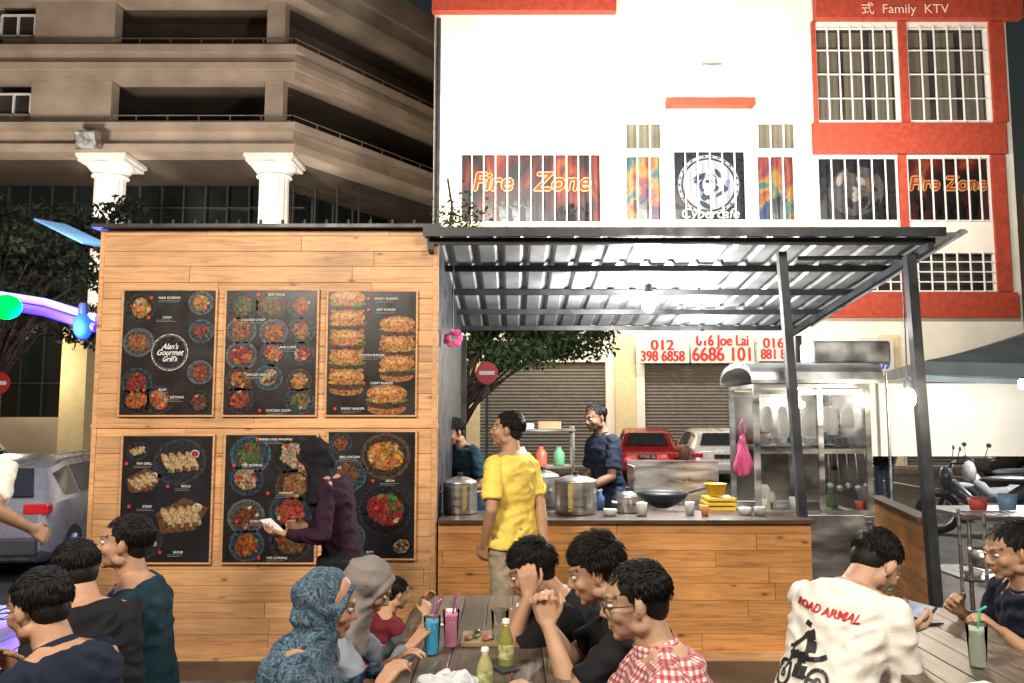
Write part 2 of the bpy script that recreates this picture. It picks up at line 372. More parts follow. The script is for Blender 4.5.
        m.loft(rings); m.ell(p+f@V((0,.09*k,-.06*k)),(.13*k,.07*k,.15*k),f)
        REM.append((mk('headscarf',m,hijab,o,local=True,smooth=True),.0075,3,.014,None))
    elif hair:
        thick=hair=='thick'
        m=M(); he(m,(0,-.022,.035),(.0805,.0975,.084)); he(m,(0,-.05,-.012),(.065,.054,.066))
        if thick: he(m,(0,-.005,.062),(.076,.094,.054)); he(m,(0,.04,.070),(.058,.046,.028)); he(m,(0,-.05,.03),(.082,.072,.083))
        for i in range(1700):
            t=U(0,2*math.pi); ph=math.asin(U(-.25,1)); dx,dy,dz=math.cos(ph)*math.cos(t),math.cos(ph)*math.sin(t),math.sin(ph)
            if dy>.35 and dz<.55: continue
            nrm=V((dx,dy,dz)); ez=1.03 if thick else 1
            a=hp_(dx*.0805*ez,-.022+dy*.0975*ez,.035+dz*.084*ez+(.014 if thick and dz>.2 else 0))
            tg=V((dx*.7,.9 if dz>.45 else dy*.2,-.15 if dz>.45 else -1))+V((U(-.22,.22),U(-.22,.22),U(-.15,.15))); tg=tg-nrm*tg.dot(nrm)
            if tg.length<.05: continue
            dr=(hf@(tg.normalized()+nrm*(U(.12,.4) if thick else U(.02,.14)))).normalized()
            l=U(.022,.042)*k*(1.1 if thick else .8)
            m.cone(a-dr*.006,a+dr*l,.0028*k,.0006*k,4)
        mk('hair',m,HAIR,o,local=True,smooth=True)
    m=M(); torso(m,.013*k,-.11,.5)
    p0,f0=sp(-.1*k if not sit else -.06*k)
    for sd in (-1,1):
        m.cap(nb+V((sd*.035,-.008,-.02))*k,sh[sd]+V((0,0,.002)),.050*k,.054*k)
        s_,e,w=sh[sd],el[sd],wr[sd]
        if sleeve=='short': m.cone(s_,s_.lerp(e,.78),.060*k*bw,.064*k,16); m.ell(s_,.059*k*bw)
        else:
            m.ell(s_,.058*k*bw); m.cone(s_,e,.058*k*bw,.050*k,14); m.ell(e,.049*k); m.cone(e,e.lerp(w,.93),.049*k,.038*k,14)
    if not sit or female:
        m.loft([[V((p0.x,p0.y,Pz-.02))+V((math.cos(t)*(.172*bw*k+.016),math.sin(t)*(.125*k+.014),0))for t in [2*math.pi*i/20 for i in range(20)]],[V((p0.x,p0.y,Pz-.02-hemdown))+V((math.cos(t)*(.178*bw*k+.02),math.sin(t)*(.13*k+.018),0))for t in [2*math.pi*i/20 for i in range(20)]]])
    so=mk('shirt',m,shirt,o,local=True,smooth=True); REM.append((so,.009,3,.016,None))
    if not hijab:
        m=M(); p,f=sp(.497*k); m.torus(p+f@V((0,.004,0)),.064*k,.007*k,f@RX(-8),24,8,(1.05,1.0))
        if fcollar: m.loft([[p+f@V((math.cos(t)*r_*k,math.sin(t)*r_*k+.002,z_*k)) for t in [2*math.pi*i/24 for i in range(24)]] for r_,z_ in ((.074,-.012),(.068,.03),(.060,.032),(.062,-.01))],caps=False)
        mk('collar',m,shirt,o,local=True,smooth=True)
    m=M()
    m.loft([[V((0,0,Pz+z*k))+V((math.cos(t)*w*k,math.sin(t)*d*k,0)) for t in [2*math.pi*i/20 for i in range(20)]] for z,w,d in ((-.12,.16,.12),(-.02,.178,.128),(.05,.168,.12))])
    for sd in (-1,1):
        h,kk,a=hi[sd],kn[sd],an[sd]
        m.cap(h,kk,.095*k,.070*k,16); m.cone(kk,a.lerp(kk,.06),.068*k,.058*k,16); m.ell(kk,.068*k)
    if skirt:
        m.loft([[V((0,.0,z))+V((math.cos(t)*w,math.sin(t)*d,0)) for t in [2*math.pi*i/20 for i in range(20)]] for z,w,d in ((.12,.25,.30),(.5,.21,.22),(Pz,.18,.14))])
    REM.append((mk('trousers' if not skirt else 'skirt',m,pants,o,local=True,smooth=True),.010,3,.014,None))
    for sd in (-1,1):
        a=an[sd]; m=M(); m.ell(a+V((0,.05,-.045)),(.046,.135,.04),None,14,8); m.cone(a+V((0,-.02,-.05)),a+V((0,-.02,.01)),.045,.04); m.box(a.x-.042,a.x+.042,a.y-.07,a.y+.17,a.z-.085,a.z-.065)
        REM.append((mk('shoe',m,SHOE,o,local=True,smooth=True),.009,2,0,None))
    if glasses:
        m=M()
        for sx in (1,-1):
            m.torus(hp_(sx*.033,.1,.002),.021*k,.0022*k,hf@RX(90),20,6,(1.15,.8)); m.tube([hp_(sx*.057,.098,.006),hp_(sx*.08,.05,.006),hp_(sx*.081,-.01,.002)],.0022*k,6)
        m.tube([hp_(-.01,.101,.006),hp_(.01,.101,.006)],.002*k,6); mk('glasses',m,BSTEEL,o,local=True,smooth=True)
    return o,so,dict(hc=mt@hc,k=k,wr={s:mt@wr[s] for s in wr})

person('seated man in dark shirt and glasses with dark hair',(-1.24,2.46),74,H=1.62,lean=12,hunch=14,hp=14,shirt=NAVY,glasses=True,LH=(-1.6,2.35,.80),RH=(-1.6,2.72,.80),bw=1.0,fcollar=True)
person('seated man in black shirt, seen from behind',(-1.45,2.98),60,H=1.64,lean=12,hunch=18,hp=18,shirt=BLACK,LH=(-1.85,2.85,.8),RH=(-1.8,3.2,.8),bw=.97)
person('seated man in dark teal T-shirt looking sideways',(-1.52,3.42),98,H=1.66,lean=5,hunch=6,hp=-4,hy=6,shirt=TEAL,LH=(-1.83,3.2,.62),RH=(-1.9,3.6,.75),bw=1.05)
person('person standing in white T-shirt by the wall',(-2.84,4.15),2,sit=False,H=1.72,shirt=WHITE,sleeve='short',RH=(-2.50,4.22,1.06))
person('walking woman in black headscarf and dark maroon top holding phone',(-.97,4.66),92,sit=False,H=1.55,lean=6,hunch=12,hp=32,female=True,hijab=BLACK,shirt=MAR,sleeve='long',pants=BLACK,skirt=True,hemdown=.25,
  LH=(-1.25,4.46,1.0),RH=(-1.22,4.76,1.0),LN=(.3,.2,1),curl=.5,stride=.12,bw=1.05)
person('seated woman in patterned blue headscarf at the table',(-.76,2.62),-82,H=1.53,lean=8,hunch=10,hp=14,female=True,hijab=PATH,shirt=PATH,sleeve='long',LH=(-.42,2.86,.79),RH=(-.42,2.6,.79),RN=(0,0,-1),LN=(0,0,-1),hemdown=.15,bw=1.1)
person('seated woman in grey beige headscarf looking down',(-.79,3.14),-86,H=1.5,lean=10,hunch=18,hp=34,female=True,hijab=BEIGEH,shirt=GREYC,sleeve='long',LH=(-.38,3.3,.79),RH=(-.38,3.06,.79),RN=(0,0,-1),LN=(0,0,-1),hemdown=.15)
person('small child with dark hair in dark red shirt',(-.62,3.64),-60,H=1.02,lean=8,hunch=10,hp=14,seat=.42,shirt=REDC,LH=(-.42,3.85,.77),RH=(-.38,3.6,.77))
person('seated man in black shirt leaning on his hands over table',(.47,3.44),88,H=1.66,lean=28,hunch=16,hp=22,hair='thick',shirt=BLACK,LH=(.07,3.27,.93),RH=(.08,3.48,.92),LD=(-.1,.1,1),RD=(-.1,-.1,1),LP=(-.2,.6,-1),RP=(.2,.6,-1),curl=.7)
person('seated man in black shirt with clasped hands and thick hair',(.58,2.98),84,H=1.69,lean=16,hunch=12,hp=18,hair='thick',shirt=BLACK,LH=(.13,2.93,.90),RH=(.12,2.99,.90),LD=(-.15,.12,1),RD=(-.15,-.12,1),LP=(-.2,.6,-1),RP=(.2,.6,-1),curl=.75,skin=(.44,.25,.15))
person('seated man in red plaid shirt and glasses',(.50,2.42),86,H=1.64,lean=4,hunch=9,hp=10,glasses=True,shirt=PLAID,LH=(.16,2.24,.79),RH=(.10,2.56,.79),RN=(0,0,-1),LN=(0,0,-1),skin=(.46,.28,.18),bw=1.1,fcollar=True)
person('standing man in yellow T-shirt and khaki trousers',(.0,5.1),48,sit=False,H=1.68,lean=-1,hunch=3,hy=36,hp=-4,shirt=YEL,pants=KHAKI,LH=(-.17,4.98,.86),RH=(.20,5.06,.84),hemdown=.06,skin=(.42,.23,.13),bw=1.0,stride=.05)
person('cook in navy shirt behind the counter',(.86,7.15),118,sit=False,H=1.78,lean=4,hunch=8,hp=14,hy=10,shirt=NAVY,LH=(.62,6.88,1.02),RH=(.58,7.1,1.0),bw=.92,skin=(.2,.1,.06),beard=True)
person('cook in blue shirt bending behind the counter',(-.36,7.2),130,sit=False,H=1.66,lean=8,hunch=12,hp=20,shirt=TEAL,LH=(-.5,6.9,1.0),RH=(-.62,7.1,1.0),skin=(.25,.13,.08))
pm,pshirt,pinfo=person('seated man in printed white T-shirt looking at phone',(1.09,2.95),-54,H=1.76,lean=19,hunch=22,hp=44,hy=-14,seat=.45,shirt=WHITE,LH=(1.44,3.26,.84),RH=(1.47,3.10,.83),LD=(.9,-.12,.15),RD=(.9,.18,.15),LN=(.0,-.5,1),RN=(0,.5,1),hair='short',bw=1.03,skin=(.45,.26,.17),LP=(-.5,-.5,-1),RP=(.3,-.5,-1),curl=.5)
person('seated man in dark T-shirt reaching for a drink',(2.28,3.42),94,H=1.64,lean=8,hunch=14,hp=12,seat=.40,shirt=NAVY,RH=(1.98,3.62,.79),LH=(1.93,3.22,.80),LN=(0,0,-1),curl=.7,skin=(.42,.24,.14),bw=1.06)
person('distant person in dark clothes beside the food cart',(6.75,14.6),140,sit=False,H=1.6,shirt=BLACK,base=0,skin=(.25,.14,.09))

# ------------------------------------------------ ground
GL=-.45
def gz(x,y):
    t=max(0,min(1,(-x-3.0)/2.0)); t=t*t*(3-2*t); return GL*t
g=M(); xs=[-300,-60,-20]+[-8+.5*i for i in range(13)]+[0,20,60,300]; ys=[-40,-5,0,4,8,16,30,60,300]
vs=[(x,y,gz(x,y)-.006) for y in ys for x in xs]; nx=len(xs)
g.add(vs,[(j*nx+i,j*nx+i+1,(j+1)*nx+i+1,(j+1)*nx+i) for j in range(len(ys)-1) for i in range(nx-1)])
mk('ground',g,ASPH,kind='structure',origin=(0,0,0))
g=M(); g.add([(-3,-3,0),(8,-3,0),(8,8.6,0),(-3,8.6,0)],[(0,1,2,3)]); mk('dining_floor',g,CONC,kind='structure',origin=(0,0,0))
g=M(); g.box(-2.4,18,22.9,24,0,.14); mk('pavement',g,PAVE,kind='structure')
g=M(); 
for i in range(8): g.add([(-1+i*2.6,18,.0),(-.9+i*2.6,18,.0),(-.9+i*2.6,22.4,.0),(-1+i*2.6,22.4,.0)],[(0,1,2,3)])
mk('road_marking',g,WGR,kind='structure',origin=(0,0,0))

# ------------------------------------------------ wooden kiosk
def planks(m,x0,x1,z0,z1,y,h=.112,Lm=1.2,t=.018):
    z=z0
    while z<z1-.01:
        hh=min(h*U(.94,1.06),z1-z); x=x0-U(0,Lm*.9)
        if z1-z-hh<.03: hh=z1-z
        while x<x1:
            l=Lm*U(.6,1.4); a,b=max(x0,x),min(x1,x+l)
            if b-a>.02:
                c=(R(),R(),R()); j=U(0,.005)
                m.box(a+.0012,b-.0012,y-t-j,y-j*.5,z+.0014,z+hh-.0014,c)
            x+=l
        z+=hh
YW=5.6
xl=W(97,400,YW).x; xr=W(438,400,YW).x; ztop=W(250,231,YW).z; zmid=W(250,427,YW).z
k=top('wooden_kiosk','tall pine plank wall of a food kiosk with six menu boards','kiosk',((xl+xr)/2,YW+.1,0))
m=M(); planks(m,xl,xr,.05,zmid,YW,Lm=1.6); planks(m,xl,xr,zmid+.012,ztop,YW-.004,Lm=1.6); mk('plank_wall',m,WOOD,k,bev=.0012)
m=M(); m.box(xl+.01,xr-.01,YW+.003,YW+.04,.04,ztop-.005); m.box(xl+.005,xl+.06,YW+.003,8.2,.04,ztop-.05); m.box(xr-.05,xr-.005,YW+.05,8.2,.04,ztop-.05); m.box(xl,xr,8.15,8.2,.04,ztop-.05); mk('backing_frame',m,BSTEEL,k)
m=M()
m.box(xl-.02,xr+.01,YW-.032,YW-.023,zmid-.005,zmid+.02,(.8,.3,.1)); mk('wall_batten',m,WOOD,k)
for u in (97,434):
    x=W(u,400,YW).x
    for z0,z1 in ((zmid+.022,ztop),(.06,zmid-.007)):
        m=M(); m.box(x-.012,x+.02,YW-.031,YW-.024,z0,z1,(R(),R(),R())); mk('wall_batten',m,WOOD,k)
m=M(); m.box(xl-.05,xr+.02,YW-.1,8.3,ztop+.005,ztop+.03); 
for i in range(16): m.cone((xl+.05+i*.155,YW-.07,ztop+.03),(xl+.05+i*.155,YW-.07,ztop+.065),.014,.01,8)
mk('flat_roof',m,BSTEEL,k)
m=M(); m.box(xl-.3,2.16,YW-.06,YW-.021,.0,.06,(.9,.4,.3)); mk('base_rail',m,WOOD,k)
# menu boards
PAL=[(.26,.045,.022),(.34,.10,.03),(.18,.065,.025),(.40,.18,.045),(.06,.10,.03),(.34,.26,.16),(.26,.025,.022),(.12,.045,.025),(.24,.10,.04)]
def dish(m,x,z,y,r,plain=False):
    pc=random.choice([(.04,.08,.11),(.02,.02,.025),(.10,.11,.12),(.03,.05,.07),(.07,.045,.03),(.03,.03,.035)])
    m.disc(x,z,y,r,r*.93,pc,28); m.disc(x,z,y-.0004,r*.86,r*.80,tuple(q*.55 for q in pc),28)
    base=random.choice(PAL)
    m.disc(x+U(-.1,.1)*r,z,y-.0006,r*.68,r*.55,tuple(q*.7 for q in base),14,U(0,3))
    pal=[base,tuple(q*1.3 for q in base),random.choice(PAL)]
    for i in range(20):
        a=U(0,6.28);q=r*.58*math.sqrt(R()); m.disc(x+math.cos(a)*q,z+math.sin(a)*q*.85,y-.0008-i*.00004,r*U(.10,.24),r*U(.07,.15),tuple(q*U(.6,1.25) for q in random.choice(pal)),8,U(0,3))
    for i in range(3): a=U(0,6.28); m.disc(x+math.cos(a)*r*.6,z+math.sin(a)*r*.5,y-.0019-i*.0001,r*.13,r*.08,random.choice([(.08,.16,.03),(.4,.33,.2),(.35,.03,.02)]),8,U(0,3))
def platter(m,x,z,y,r,kd):
    if kd==0: m.disc(x,z,y,r,r*.85,(.035,.035,.04),26,.2); m.disc(x,z,y-.0004,r*.88,r*.73,(.02,.02,.024),26,.2)
    else: m.disc(x,z,y,r*1.0,r*.62,(.12,.055,.025),5,.3)
    a=U(-.5,.5)
    for i in range(4):
        o=(i-1.5)*.3*r; px=x+o*math.cos(a); pz=z+o*math.sin(a)
        m.disc(px,pz,y-.0008-i*.0002,r*.15,r*.42,(.38,.24,.11),14,a+.5); m.disc(px,pz,y-.0009-i*.0002,r*.10,r*.34,(.46,.32,.17),12,a+.5); m.disc(px+.1*r,pz-.28*r,y-.0010-i*.0002,r*.08,r*.07,random.choice([(.2,.03,.02),(.08,.15,.03)]),8)
    m.disc(x+r*.55,z+r*.3,y-.002,r*.17,r*.15,(.5,.48,.42),14); m.disc(x+r*.55,z+r*.3,y-.0022,r*.13,r*.11,random.choice([(.3,.03,.02),(.4,.3,.1)]),14)
def burger(m,x,z,y,w):
    m.disc(x,z-.22*w,y,w*.44,w*.15,(.30,.13,.045),20)
    m.disc(x,z-.11*w,y-.0003,w*.48,w*.12,(.06,.022,.01),20)
    m.disc(x,z-.03*w,y-.0005,w*.5,w*.07,(.10,.17,.03),14)
    for i in range(7): m.disc(x+U(-.36,.36)*w,z-.04*w+U(-.03,.03)*w,y-.0007-i*.00004,w*.13,w*.045,random.choice([(.10,.2,.03),(.34,.05,.025),(.50,.28,.05)]),8,U(-.3,.3))
    m.disc(x,z+.12*w,y-.0012,w*.46,w*.2,(.40,.16,.045),22); m.disc(x-.05*w,z+.18*w,y-.0014,w*.28,w*.09,(.55,.27,.09),16)
    for i in range(7): m.disc(x+U(-.28,.28)*w,z+U(.12,.26)*w,y-.0016,w*.014,w*.009,(.6,.5,.3),6)
WHT=mat('white_print',(.8,.8,.78),.5,var=0); REDM=mat('red_print',(.5,.02,.02),.5,var=.05); BLU=mat('blue_print',(.05,.12,.5),.5,var=.05); ORG=mat('red_letter_print',(.36,.025,.01),.5,var=.1,sc=2); PALE=mat('pale_letter_outline',(.55,.36,.12),.5,var=.1); BLKP=mat('black_print',(.02,.02,.02),.5,var=.1); GRYP=mat('grey_print',(.45,.45,.43),.5,var=0)
def board(u0,v0,u1,v1,kind,words,lab):
    a=W(u0,(v0+v1)/2,YW-.03); b=W(u1,(v0+v1)/2,YW-.03); z1=W(u0,v0,YW-.03).z; z0=W(u0,v1,YW-.03).z
    x0,x1=a.x,b.x; w=x1-x0; h=z1-z0; Y=YW-.045
    e=top('menu_board',lab,'menu board',((x0+x1)/2,Y,z0),group='menu boards on the plank wall')
    m=M(); m.box(x0,x1,Y,Y+.012,z0,z1,(.014,.013,.015)); mk('panel',m,PRINT,e)
    m=M(); t=.012
    m.box(x0-t,x1+t,Y-.006,Y+.014,z1,z1+t,(.5,.5,.5)); m.box(x0-t,x1+t,Y-.006,Y+.014,z0-t,z0,(.5,.5,.5)); m.box(x0-t,x0,Y-.006,Y+.014,z0,z1,(.5,.5,.5)); m.box(x1,x1+t,Y-.006,Y+.014,z0,z1,(.5,.5,.5)); mk('frame',m,WOOD,e)
    m=M(); y=Y-.002; X=lambda f:x0+f*w
    Z=lambda f:z1-f*h
    def cl(fx,fz,r,mg=.004): return min(max(X(fx),x0+r+mg),x1-r-mg),min(max(Z(fz),z0+r*.93+mg),z1-r*.93-mg)
    def D(fx,fz,r,kd=None):
        r*=w; px,pz=cl(fx,fz,r)
        if kd is None: dish(m,px,pz,y,r)
        else: platter(m,px,pz,y,r,kd)
    lines=[]
    if kind=='logo':
        for fx,fz in ((.18,.14),(.12,.42),(.15,.74),(.84,.10),(.88,.33),(.87,.66),(.42,.93),(.86,.92),(.1,.95)): D(fx,fz,.17 if fx<.8 else .14)
        m.disc(X(.52),Z(.50),y-.003,.20*w,.20*w,(.6,.58,.52),36); m.disc(X(.52),Z(.50),y-.0034,.19*w,.19*w,(.016,.016,.018),36); m.disc(X(.52),Z(.50),y-.0038,.18*w,.18*w,(.3,.29,.26),36); m.disc(X(.52),Z(.50),y-.0042,.176*w,.176*w,(.016,.016,.018),36)
        for dz,s_,q_ in ((.045,"Alan's",.085),(-.003,'Gourmet',.088),(-.055,"Grill's",.08)): text('logo_lettering',s_,q_*w,(X(.52),y-.006,Z(.50)+dz*h),WHT,e,shear=.45,sx=.86,bold=.0006)
        lines=[(.50,.06,words[0]),(.48,.22,words[1]),(.46,.80,words[2]),(.62,.86,words[3])]
    elif kind=='burger':
        for fx,fz in ((.2,.09),(.2,.25),(.2,.41),(.77,.30),(.77,.46),(.2,.57),(.77,.62),(.2,.73),(.66,.87)): burger(m,X(fx)+.02*w,Z(fz),y,.44*w if fx!=.66 else .5*w)
        lines=[(.66,.06,words[0]),(.66,.15,words[1]),(.5,.52,words[2]),(.62,.745,words[3]),(.3,.95,words[0])]
    elif kind=='wrap':
        D(.64,.14,.30,0); D(.24,.36,.22,1); D(.68,.64,.32,1); D(.24,.84,.24,0); D(.16,.12,.12,0)
        lines=[(.25,.22,words[0]),(.72,.40,words[1]),(.30,.56,words[2]),(.66,.92,words[3])]
    elif kind=='big':
        D(.66,.16,.29); D(.22,.34,.22); D(.66,.62,.32); D(.2,.84,.22); D(.14,.09,.13); D(.86,.92,.14)
        lines=[(.25,.20,words[0]),(.72,.39,words[1]),(.26,.58,words[2]),(.5,.95,words[3])]
    else:
        nn,nr,rr_=(2,4,.225) if kind=='two' else (3,5,.165)
        for r_ in range(nr):
            for c_ in range(nn):
                if R()<.08: continue
                D((c_+.5)/nn+U(-.04,.04),.12+(r_+U(-.12,.12))*.78/(nr-1),rr_*U(.85,1.08))
        lines=[(.55,.035,words[0]),(.3,.24,words[1]),(.68,.46,words[2]),(.35,.68,words[3]),(.6,.965,words[1])]
    mk('food_pictures',m,FOOD,e)
    for fx,fz,s in lines:
        text('menu_lettering',s,.036*w,(X(fx),y-.0065,Z(fz)),WHT,e); m=M(); m.disc(X(fx)-.2*w,Z(fz),y-.006,.02*w,.02*w,(.5,.05,.03),12)
        for q in range(2): m.quadxz(X(fx)-.12*w,X(fx)+U(.02,.12)*w,Z(fz)-.022*h-q*.012*h,Z(fz)-.022*h-q*.012*h+.003*h,y-.0055,(.25,.25,.25))
        mk('price_mark',m,PRINT,e)
G='black menu board with '
board(123,291,215,415,'logo',['NASI GORENG','AYAM','IKAN','SOTONG'],G+'round logo and plates of food')
board(226,291,317,415,'three',['BEEF STEAK','CHICKEN CHOP','LAMB CHOP','GRILLED FISH'],G+'rows of grilled dishes')
board(328,292,416,415,'burger',['SMOKY BURGER','BEEF BURGER','CHICKEN BURGER','CRISPY BURGER'],G+'two columns of large burgers')
board(122,436,212,562,'wrap',['FISH GRILL','ROLLS','STEAK','SAYUR'],G+'wraps on dark plates and boards')
board(225,435,316,562,'two',['RAMEN AND PRAWNS','MEE GORENG','TOMYAM','CURRY'],G+'bowls of noodles and curry')
board(328,432,415,558,'big',['BBQ CHICKEN','SATAY','SOUP','ROTI'],G+'grilled chicken plates')

# counter
xc0=xr+.01; xc1=W(812,590,YW).x; zc=W(620,523,YW).z
k=top('service_counter','orange plank service counter with dark ledge','counter',((xc0+xc1)/2,YW+.2,0))
m=M(); planks(m,xc0,xc1,.06,zc,YW,.112,1.5); mk('plank_front',m,WOOD2,k,bev=.0012)
m=M(); m.box(xc0,xc1+.02,YW-.05,YW+.5,zc,zc+.025,(.3,.5,.2)); mk('counter_ledge',m,DWOOD,k)
m=M(); m.box(xc0+.01,xc1-.01,YW+.003,YW+.03,.04,zc-.003)
for x in (xc0+.03,(xc0+xc1)/2,xc1-.03): m.box(x-.02,x+.02,YW+.04,YW+.45,.0,zc-.003)
mk('counter_frame',m,BSTEEL,k)
k=top('side_counter','low plank side panel beside the entrance','counter',(3.1,6.4,0))
m=M(); a=V((2.93,5.72));b=V((3.28,7.3))
for i in range(8):
    z=.06+i*.105; m.beam((a.x,a.y,z+.05),(b.x,b.y,z+.05),.02,.101,(R(),R(),R()))
mk('plank_panel',m,WOOD2,k)
m=M(); m.beam((a.x,a.y,.915),(b.x,b.y,.915),.12,.03,(.4,.2,.7)); mk('top_board',m,DWOOD,k)

# canopy
k=top('metal_canopy','corrugated zinc canopy on black steel posts over the kitchen','canopy',(1.25,6.9,0))
XA,XB,YF,YB,ZF,ZB=-.62,3.02,5.45,8.4,2.92,2.58
def rz_(y): return ZF+(ZB-ZF)*(y-YF)/(YB-YF)
m=M(); pr=[]; x=XA
while x<XB:
    pr+=[(x,0),(x+.11,0),(x+.13,.022),(x+.17,.022),(x+.19,0)]; x+=.19
for i in range(len(pr)-1):
    (xa,za),(xb,zb)=pr[i],pr[i+1]
    if abs(xa-xb)<1e-4: continue
    m.add([(xa,YF,ZF+za),(xb,YF,ZF+zb),(xb,YB,ZB+zb),(xa,YB,ZB+za)],[(0,1,2,3)])
mk('roof_sheet',m,ZINC,k)
for yy in (5.55,6.2,6.9,7.6,8.3):
    m=M(); m.box(XA+.02,XB-.03,yy-.02,yy+.02,rz_(yy)-.055,rz_(yy)-.008); mk('purlin',m,BSTEEL,k)
for xx in (XA+.05,2.93):
    m=M(); m.beam((xx,YF+.03,ZF-.09),(xx,YB-.03,ZB-.09),.04,.05); mk('rafter',m,BSTEEL,k)
m=M(); m.box(XA,XB,YF-.012,YF-.002,ZF-.03,ZF+.035); mk('front_trim',m,BSTEEL,k)
for (x0,z0,x1,z1,y,w) in ((2.96,0,2.875,2.80,5.68,.068),(2.06,zc+.026,1.97,2.84,5.74,.06),(-.55,zc+.03,-.56,2.80,5.75,.045),(3.0,0,3.0,2.48,8.3,.05),(-.5,0,-.5,2.48,8.3,.05)):
    m=M(); m.beam((x0,y,z0),(x1,y,z1),w,w); mk('post',m,BSTEEL,k)
m=M(); m.beam((2.1,5.78,2.80),(2.9,5.75,2.80),.03,.03); mk('brace',m,BSTEEL,k)
# lamps
BULB=mat('lit_bulb',(1,.98,.94),.4,var=0,es=200)
WB=mat('warm_lit_bulb',(1,.86,.62),.4,var=0,es=80)
BB=mat('blue_lit_bulb',(.01,.04,1),.4,var=0,es=5,spec=0)
def lamp(nm,lab,p,mt,r=.04,cord=None):
    e=top(nm,lab,'lamp',p)
    m=M(); m.ell(p,(r,r,r*1.5)); mk('bulb',m,mt,e,smooth=True)
    m=M(); m.cone(V(p)+V((0,0,r*1.3)),V(p)+V((0,0,r*2.5)),r*.6,r*.5)
    if cord: m.tube([V(p)+V((0,0,r*2.4)),V(p)+V((0,0,cord))],.006)
    mk('socket',m,BSTEEL,e)
def light(t,loc,e,col=(1,1,1),size=.1,tgt=None,name='lamp_light',spot=60):
    d=bpy.data.lights.new(name,t); d.energy=e; d.color=col
    if t=='AREA': d.size=size
    elif t=='SUN': d.angle=size
    else: d.shadow_soft_size=size
    if t=='SPOT': d.spot_size=math.radians(spot); d.spot_blend=.6
    o=bpy.data.objects.new(name,d); COL.objects.link(o); o.location=loc
    if tgt is not None: o.rotation_euler=(V(tgt)-V(loc)).to_track_quat('-Z','Y').to_euler()
    return o
pb=W(648,262,6.5); pb.z=rz_(6.5)-.22; lamp('hanging_lamp','bright white bulb hanging under the canopy',pb,BULB,.06,.17)
light('POINT',pb-V((0,0,.14)),330,(1,.97,.92),.1)
pb2=V((1.9,7.9,rz_(7.9)-.2)); lamp('hanging_lamp','added white fill bulb at the rear of the canopy',pb2,BULB,.03,.12); light('POINT',pb2-V((0,0,.12)),45,(1,.97,.93),.06)  # added bulb and point light that brighten the rear kitchen
pw=W(908,398,5.52); lamp('hanging_lamp','bright bulb hanging beside the canopy post',pw,WB,.05,.9); light('POINT',pw-V((.02,.14,0)),26,(1,.86,.66),.06)
pbl=W(83,326,7.4); lamp('party_lamp','glowing blue bulb at the end of a cable',pbl,BB,.085,.0); light('POINT',pbl+V((0,-.15,-.05)),170,(.08,.12,1),.08)
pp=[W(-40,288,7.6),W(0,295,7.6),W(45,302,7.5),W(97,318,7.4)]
m=M(); m.tube(pp,.035); mk('streak_tube',m,mat('lilac_streak_glow',(.16,.12,1),.4,var=0,es=3,spec=0),label='added glowing tube shaping the lilac light streak across the road',cat='light')  # added glowing tube in place of a flare and lit canopy edge
m=M(); m.tube([p-V((0,0,.09)) for p in pp],.045); mk('streak_tube',m,mat('blue_streak_glow',(.06,.04,.9),.4,var=0,es=1.4,spec=0),label='added glowing tube shaping the deep blue light streak across the road',cat='light')  # second added tube, the deep blue part of the same light streak
light('POINT',W(40,330,7.0),200,(.35,.12,1),.15)  # violet light without a bulb, added for the purple haze
m=M(); m.beam(W(50,222,9.2),W(100,246,8.4),.35,.02); mk('awning_edge',m,mat('light_blue_sheet',(.10,.25,.5),.5,es=.05),label='light blue awning sheet sticking out beside tree',cat='awning')  # awning sheet with a faint glow put into its material
m=M(); m.ell(W(6,307,6.9),(.13,.10,.11)); mk('party_lamp',m,mat('green_lit_bulb',(.0,1,.02),.5,var=0,es=1.6,spec=0),smooth=True,label='glowing green lamp on the cable',cat='lamp')
light('POINT',W(-6,300,6.6),90,(.05,1,.2),.1)
pf=W(453,338,5.85); e=top('hanging_flower','pink paper flower hanging from the canopy','flower',pf); PK=mat('pink_paper',(.8,.12,.35),.6)
m=M()
for i in range(14):
    a=i*.9; d=V((math.cos(a),-.5*math.sin(i*2.3),math.sin(a)+.2*math.sin(i*3))).normalized(); m.ell(pf+d*.05,(.022,.010,.034),RY(a*57)@RX(i*31),8,6)
mk('petals',m,PK,e,smooth=False); m=M(); m.tube([pf,pf+V((0,0,.6))],.004); mk('string',m,BSTEEL,e)

# ------------------------------------------------ kitchen things
def pot(u,v,Y,r,h,lab,z=None):
    p=W(u,v,Y); z=zc+.03 if z is None else z
    e=top('cooking_pot',lab,'pot',(p.x,Y,z),group='cooking pots on the counter')
    m=M(); m.lathe([(r*.96,0),(r,.02),(r,h),(r*1.04,h),(r*1.04,h+.008),(r*.95,h+.008)],(p.x,Y,z),28); mk('pot_body',m,STEEL,e,smooth=False)
    m=M(); m.lathe([(r*1.03,h+.009),(r*.95,h+.03),(r*.5,h+.055),(.01,h+.065)],(p.x,Y,z),28); mk('lid',m,STEEL,e,smooth=True)
    m=M(); m.cone((p.x,Y,z+h+.06),(p.x,Y,z+h+.09),.012,.022); mk('knob',m,BSTEEL,e)
    for s in (-1,1):
        m=M(); m.tube([(p.x+s*r,Y-.04,z+h*.75),(p.x+s*(r+.035),Y-.03,z+h*.78),(p.x+s*(r+.035),Y+.03,z+h*.78),(p.x+s*r,Y+.04,z+h*.75)],.006); mk('handle',m,STEEL,e)
pot(460,520,5.95,.125,.2,'steel pot with lid on the counter'); pot(576,520,5.95,.155,.21,'large steel pot with lid on the counter'); pot(543,515,6.3,.13,.22,'steel stock pot with lid'); pot(628,518,6.0,.08,.09,'small steel pan with lid')
